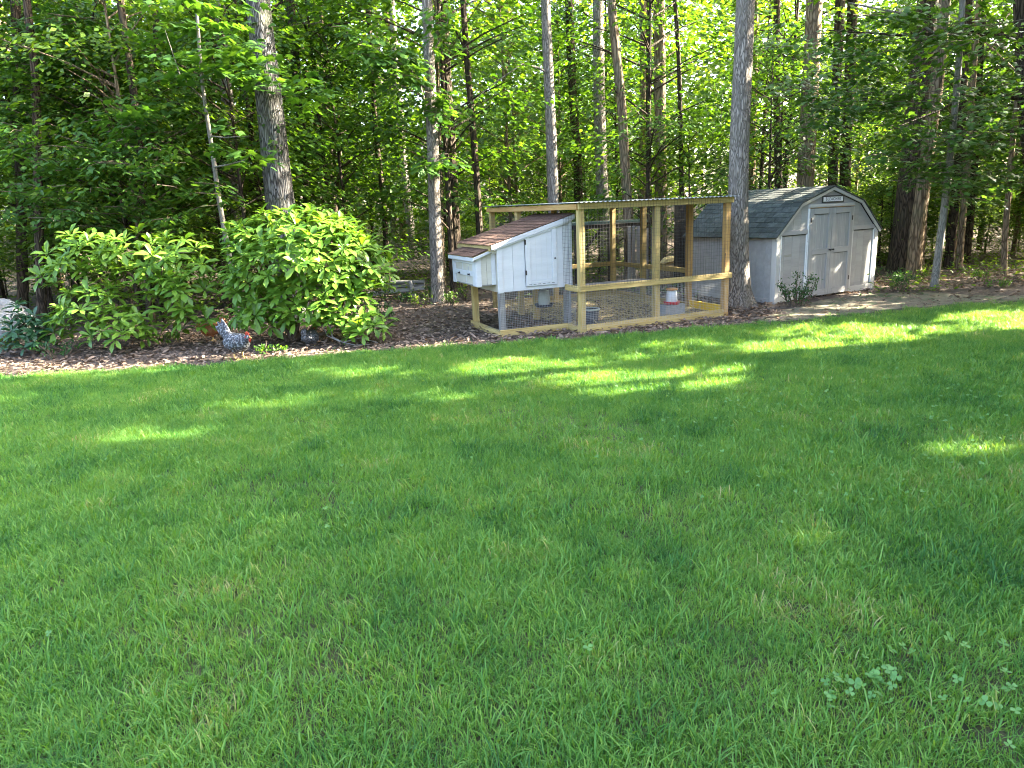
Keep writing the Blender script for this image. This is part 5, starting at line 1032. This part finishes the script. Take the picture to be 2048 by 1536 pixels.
gme = mesh_np('grass', Pg, q.ravel(), np.arange(len(q)) * 4); at = gme.attributes.new('dens', 'FLOAT', 'POINT'); at.data.foreach_set('value', np.clip(np.array(dens), 0, 1).astype(np.float32))
grass = link('grass', gme, M['grass']); tag(grass, 'short uneven green grass blades covering the lawn', 'grass', None, 'stuff')
ng = bpy.data.node_groups.new('grow_grass', 'GeometryNodeTree'); ng.interface.new_socket('Geometry', in_out='INPUT', socket_type='NodeSocketGeometry'); ng.interface.new_socket('Geometry', in_out='OUTPUT', socket_type='NodeSocketGeometry')
gi = ng.nodes.new('NodeGroupInput'); go = ng.nodes.new('NodeGroupOutput')
dp = ng.nodes.new('GeometryNodeDistributePointsOnFaces'); dp.distribute_method = 'RANDOM'; na = ng.nodes.new('GeometryNodeInputNamedAttribute'); na.data_type = 'FLOAT'; na.inputs['Name'].default_value = 'dens'
ml = ng.nodes.new('ShaderNodeMath'); ml.operation = 'MULTIPLY'; ml.inputs[1].default_value = 620.0; ng.links.new(na.outputs[0], ml.inputs[0]); ng.links.new(ml.outputs[0], dp.inputs['Density']); dp.inputs['Seed'].default_value = 3
ci = ng.nodes.new('GeometryNodeCollectionInfo'); ci.inputs['Collection'].default_value = pc; ci.inputs['Separate Children'].default_value = True; ci.inputs['Reset Children'].default_value = True
ip = ng.nodes.new('GeometryNodeInstanceOnPoints'); ip.inputs['Pick Instance'].default_value = True
rv = ng.nodes.new('FunctionNodeRandomValue'); rv.data_type = 'FLOAT_VECTOR'; rv.inputs[0].default_value = (-.16, -.16, 0); rv.inputs[1].default_value = (.16, .16, 6.283)
rs = ng.nodes.new('FunctionNodeRandomValue'); rs.data_type = 'FLOAT'; rs.inputs[2].default_value = .7; rs.inputs[3].default_value = 1.3
ng.links.new(gi.outputs[0], dp.inputs[0]); ng.links.new(dp.outputs[0], ip.inputs['Points']); ng.links.new(ci.outputs[0], ip.inputs['Instance']); ng.links.new(rv.outputs[0], ip.inputs['Rotation']); ng.links.new(rs.outputs[1], ip.inputs['Scale']); ng.links.new(ip.outputs[0], go.inputs[0])
gm = grass.modifiers.new('grow', 'NODES'); gm.node_group = ng
# clover
cpx = []
for (x, y, rx, ry, k) in ((1690, 1400, 110, 45, 26), (1790, 1350, 60, 40, 7), (1900, 1420, 120, 80, 10), (2010, 1440, 50, 60, 5), (1960, 1310, 70, 40, 7), (1520, 830, 170, 60, 34), (1740, 790, 200, 70, 46), (1350, 800, 150, 30, 26), (1900, 820, 140, 90, 70), (1560, 1000, 160, 60, 26), (1330, 880, 140, 40, 20), (1290, 968, 10, 6, 2), (690, 1040, 60, 30, 6), (1180, 1330, 40, 20, 2), (740, 880, 200, 50, 22), (1850, 980, 150, 60, 24), (1650, 720, 150, 20, 24), (330, 920, 160, 40, 10), (95, 1290, 40, 20, 2)):
    for _ in range(k): cpx.append(G(x + r3.normal(0, rx * .55), y + r3.normal(0, ry * .55)))
cpx = np.array(cpx); n = len(cpx); az = r3.uniform(0, 6.28, n); sz = r3.uniform(.015, .025, n) * np.where(cpx[:, 1] > 3.5, .72, 1.0); hh = r3.uniform(.055, .085, n); tl = r3.normal(0, .45, (n, 2))
Cc, Dd, Nn, Ln = [], [], [], []
for i in range(n):
    nn = unit(np.array([tl[i, 0], tl[i, 1] - .1, 1.]))
    for k in range(3):
        a = az[i] + k * 2.094; d = np.array([math.cos(a), math.sin(a), 0]); d = d - nn * (d @ nn); Cc.append(cpx[i] + np.array([0, 0, hh[i]])); Dd.append(d + nn * .12); Nn.append(nn); Ln.append(sz[i])
T_CLO = T([(0, 0, 0), (.35, .38, .04), (.75, .48, .05), (.98, .22, .02), (.92, 0, 0), (.98, -.22, .02), (.75, -.48, .05), (.35, -.38, .04)], [(0, 4, 3, 2, 1), (0, 7, 6, 5, 4)])
tag(link('clover', leaves('clover', Cc, Dd, Nn, Ln, np.array(Ln) * .95, T_CLO, M['clover'])), 'pale green three leaved clover dotted through the lawn', 'clover', None, 'stuff')
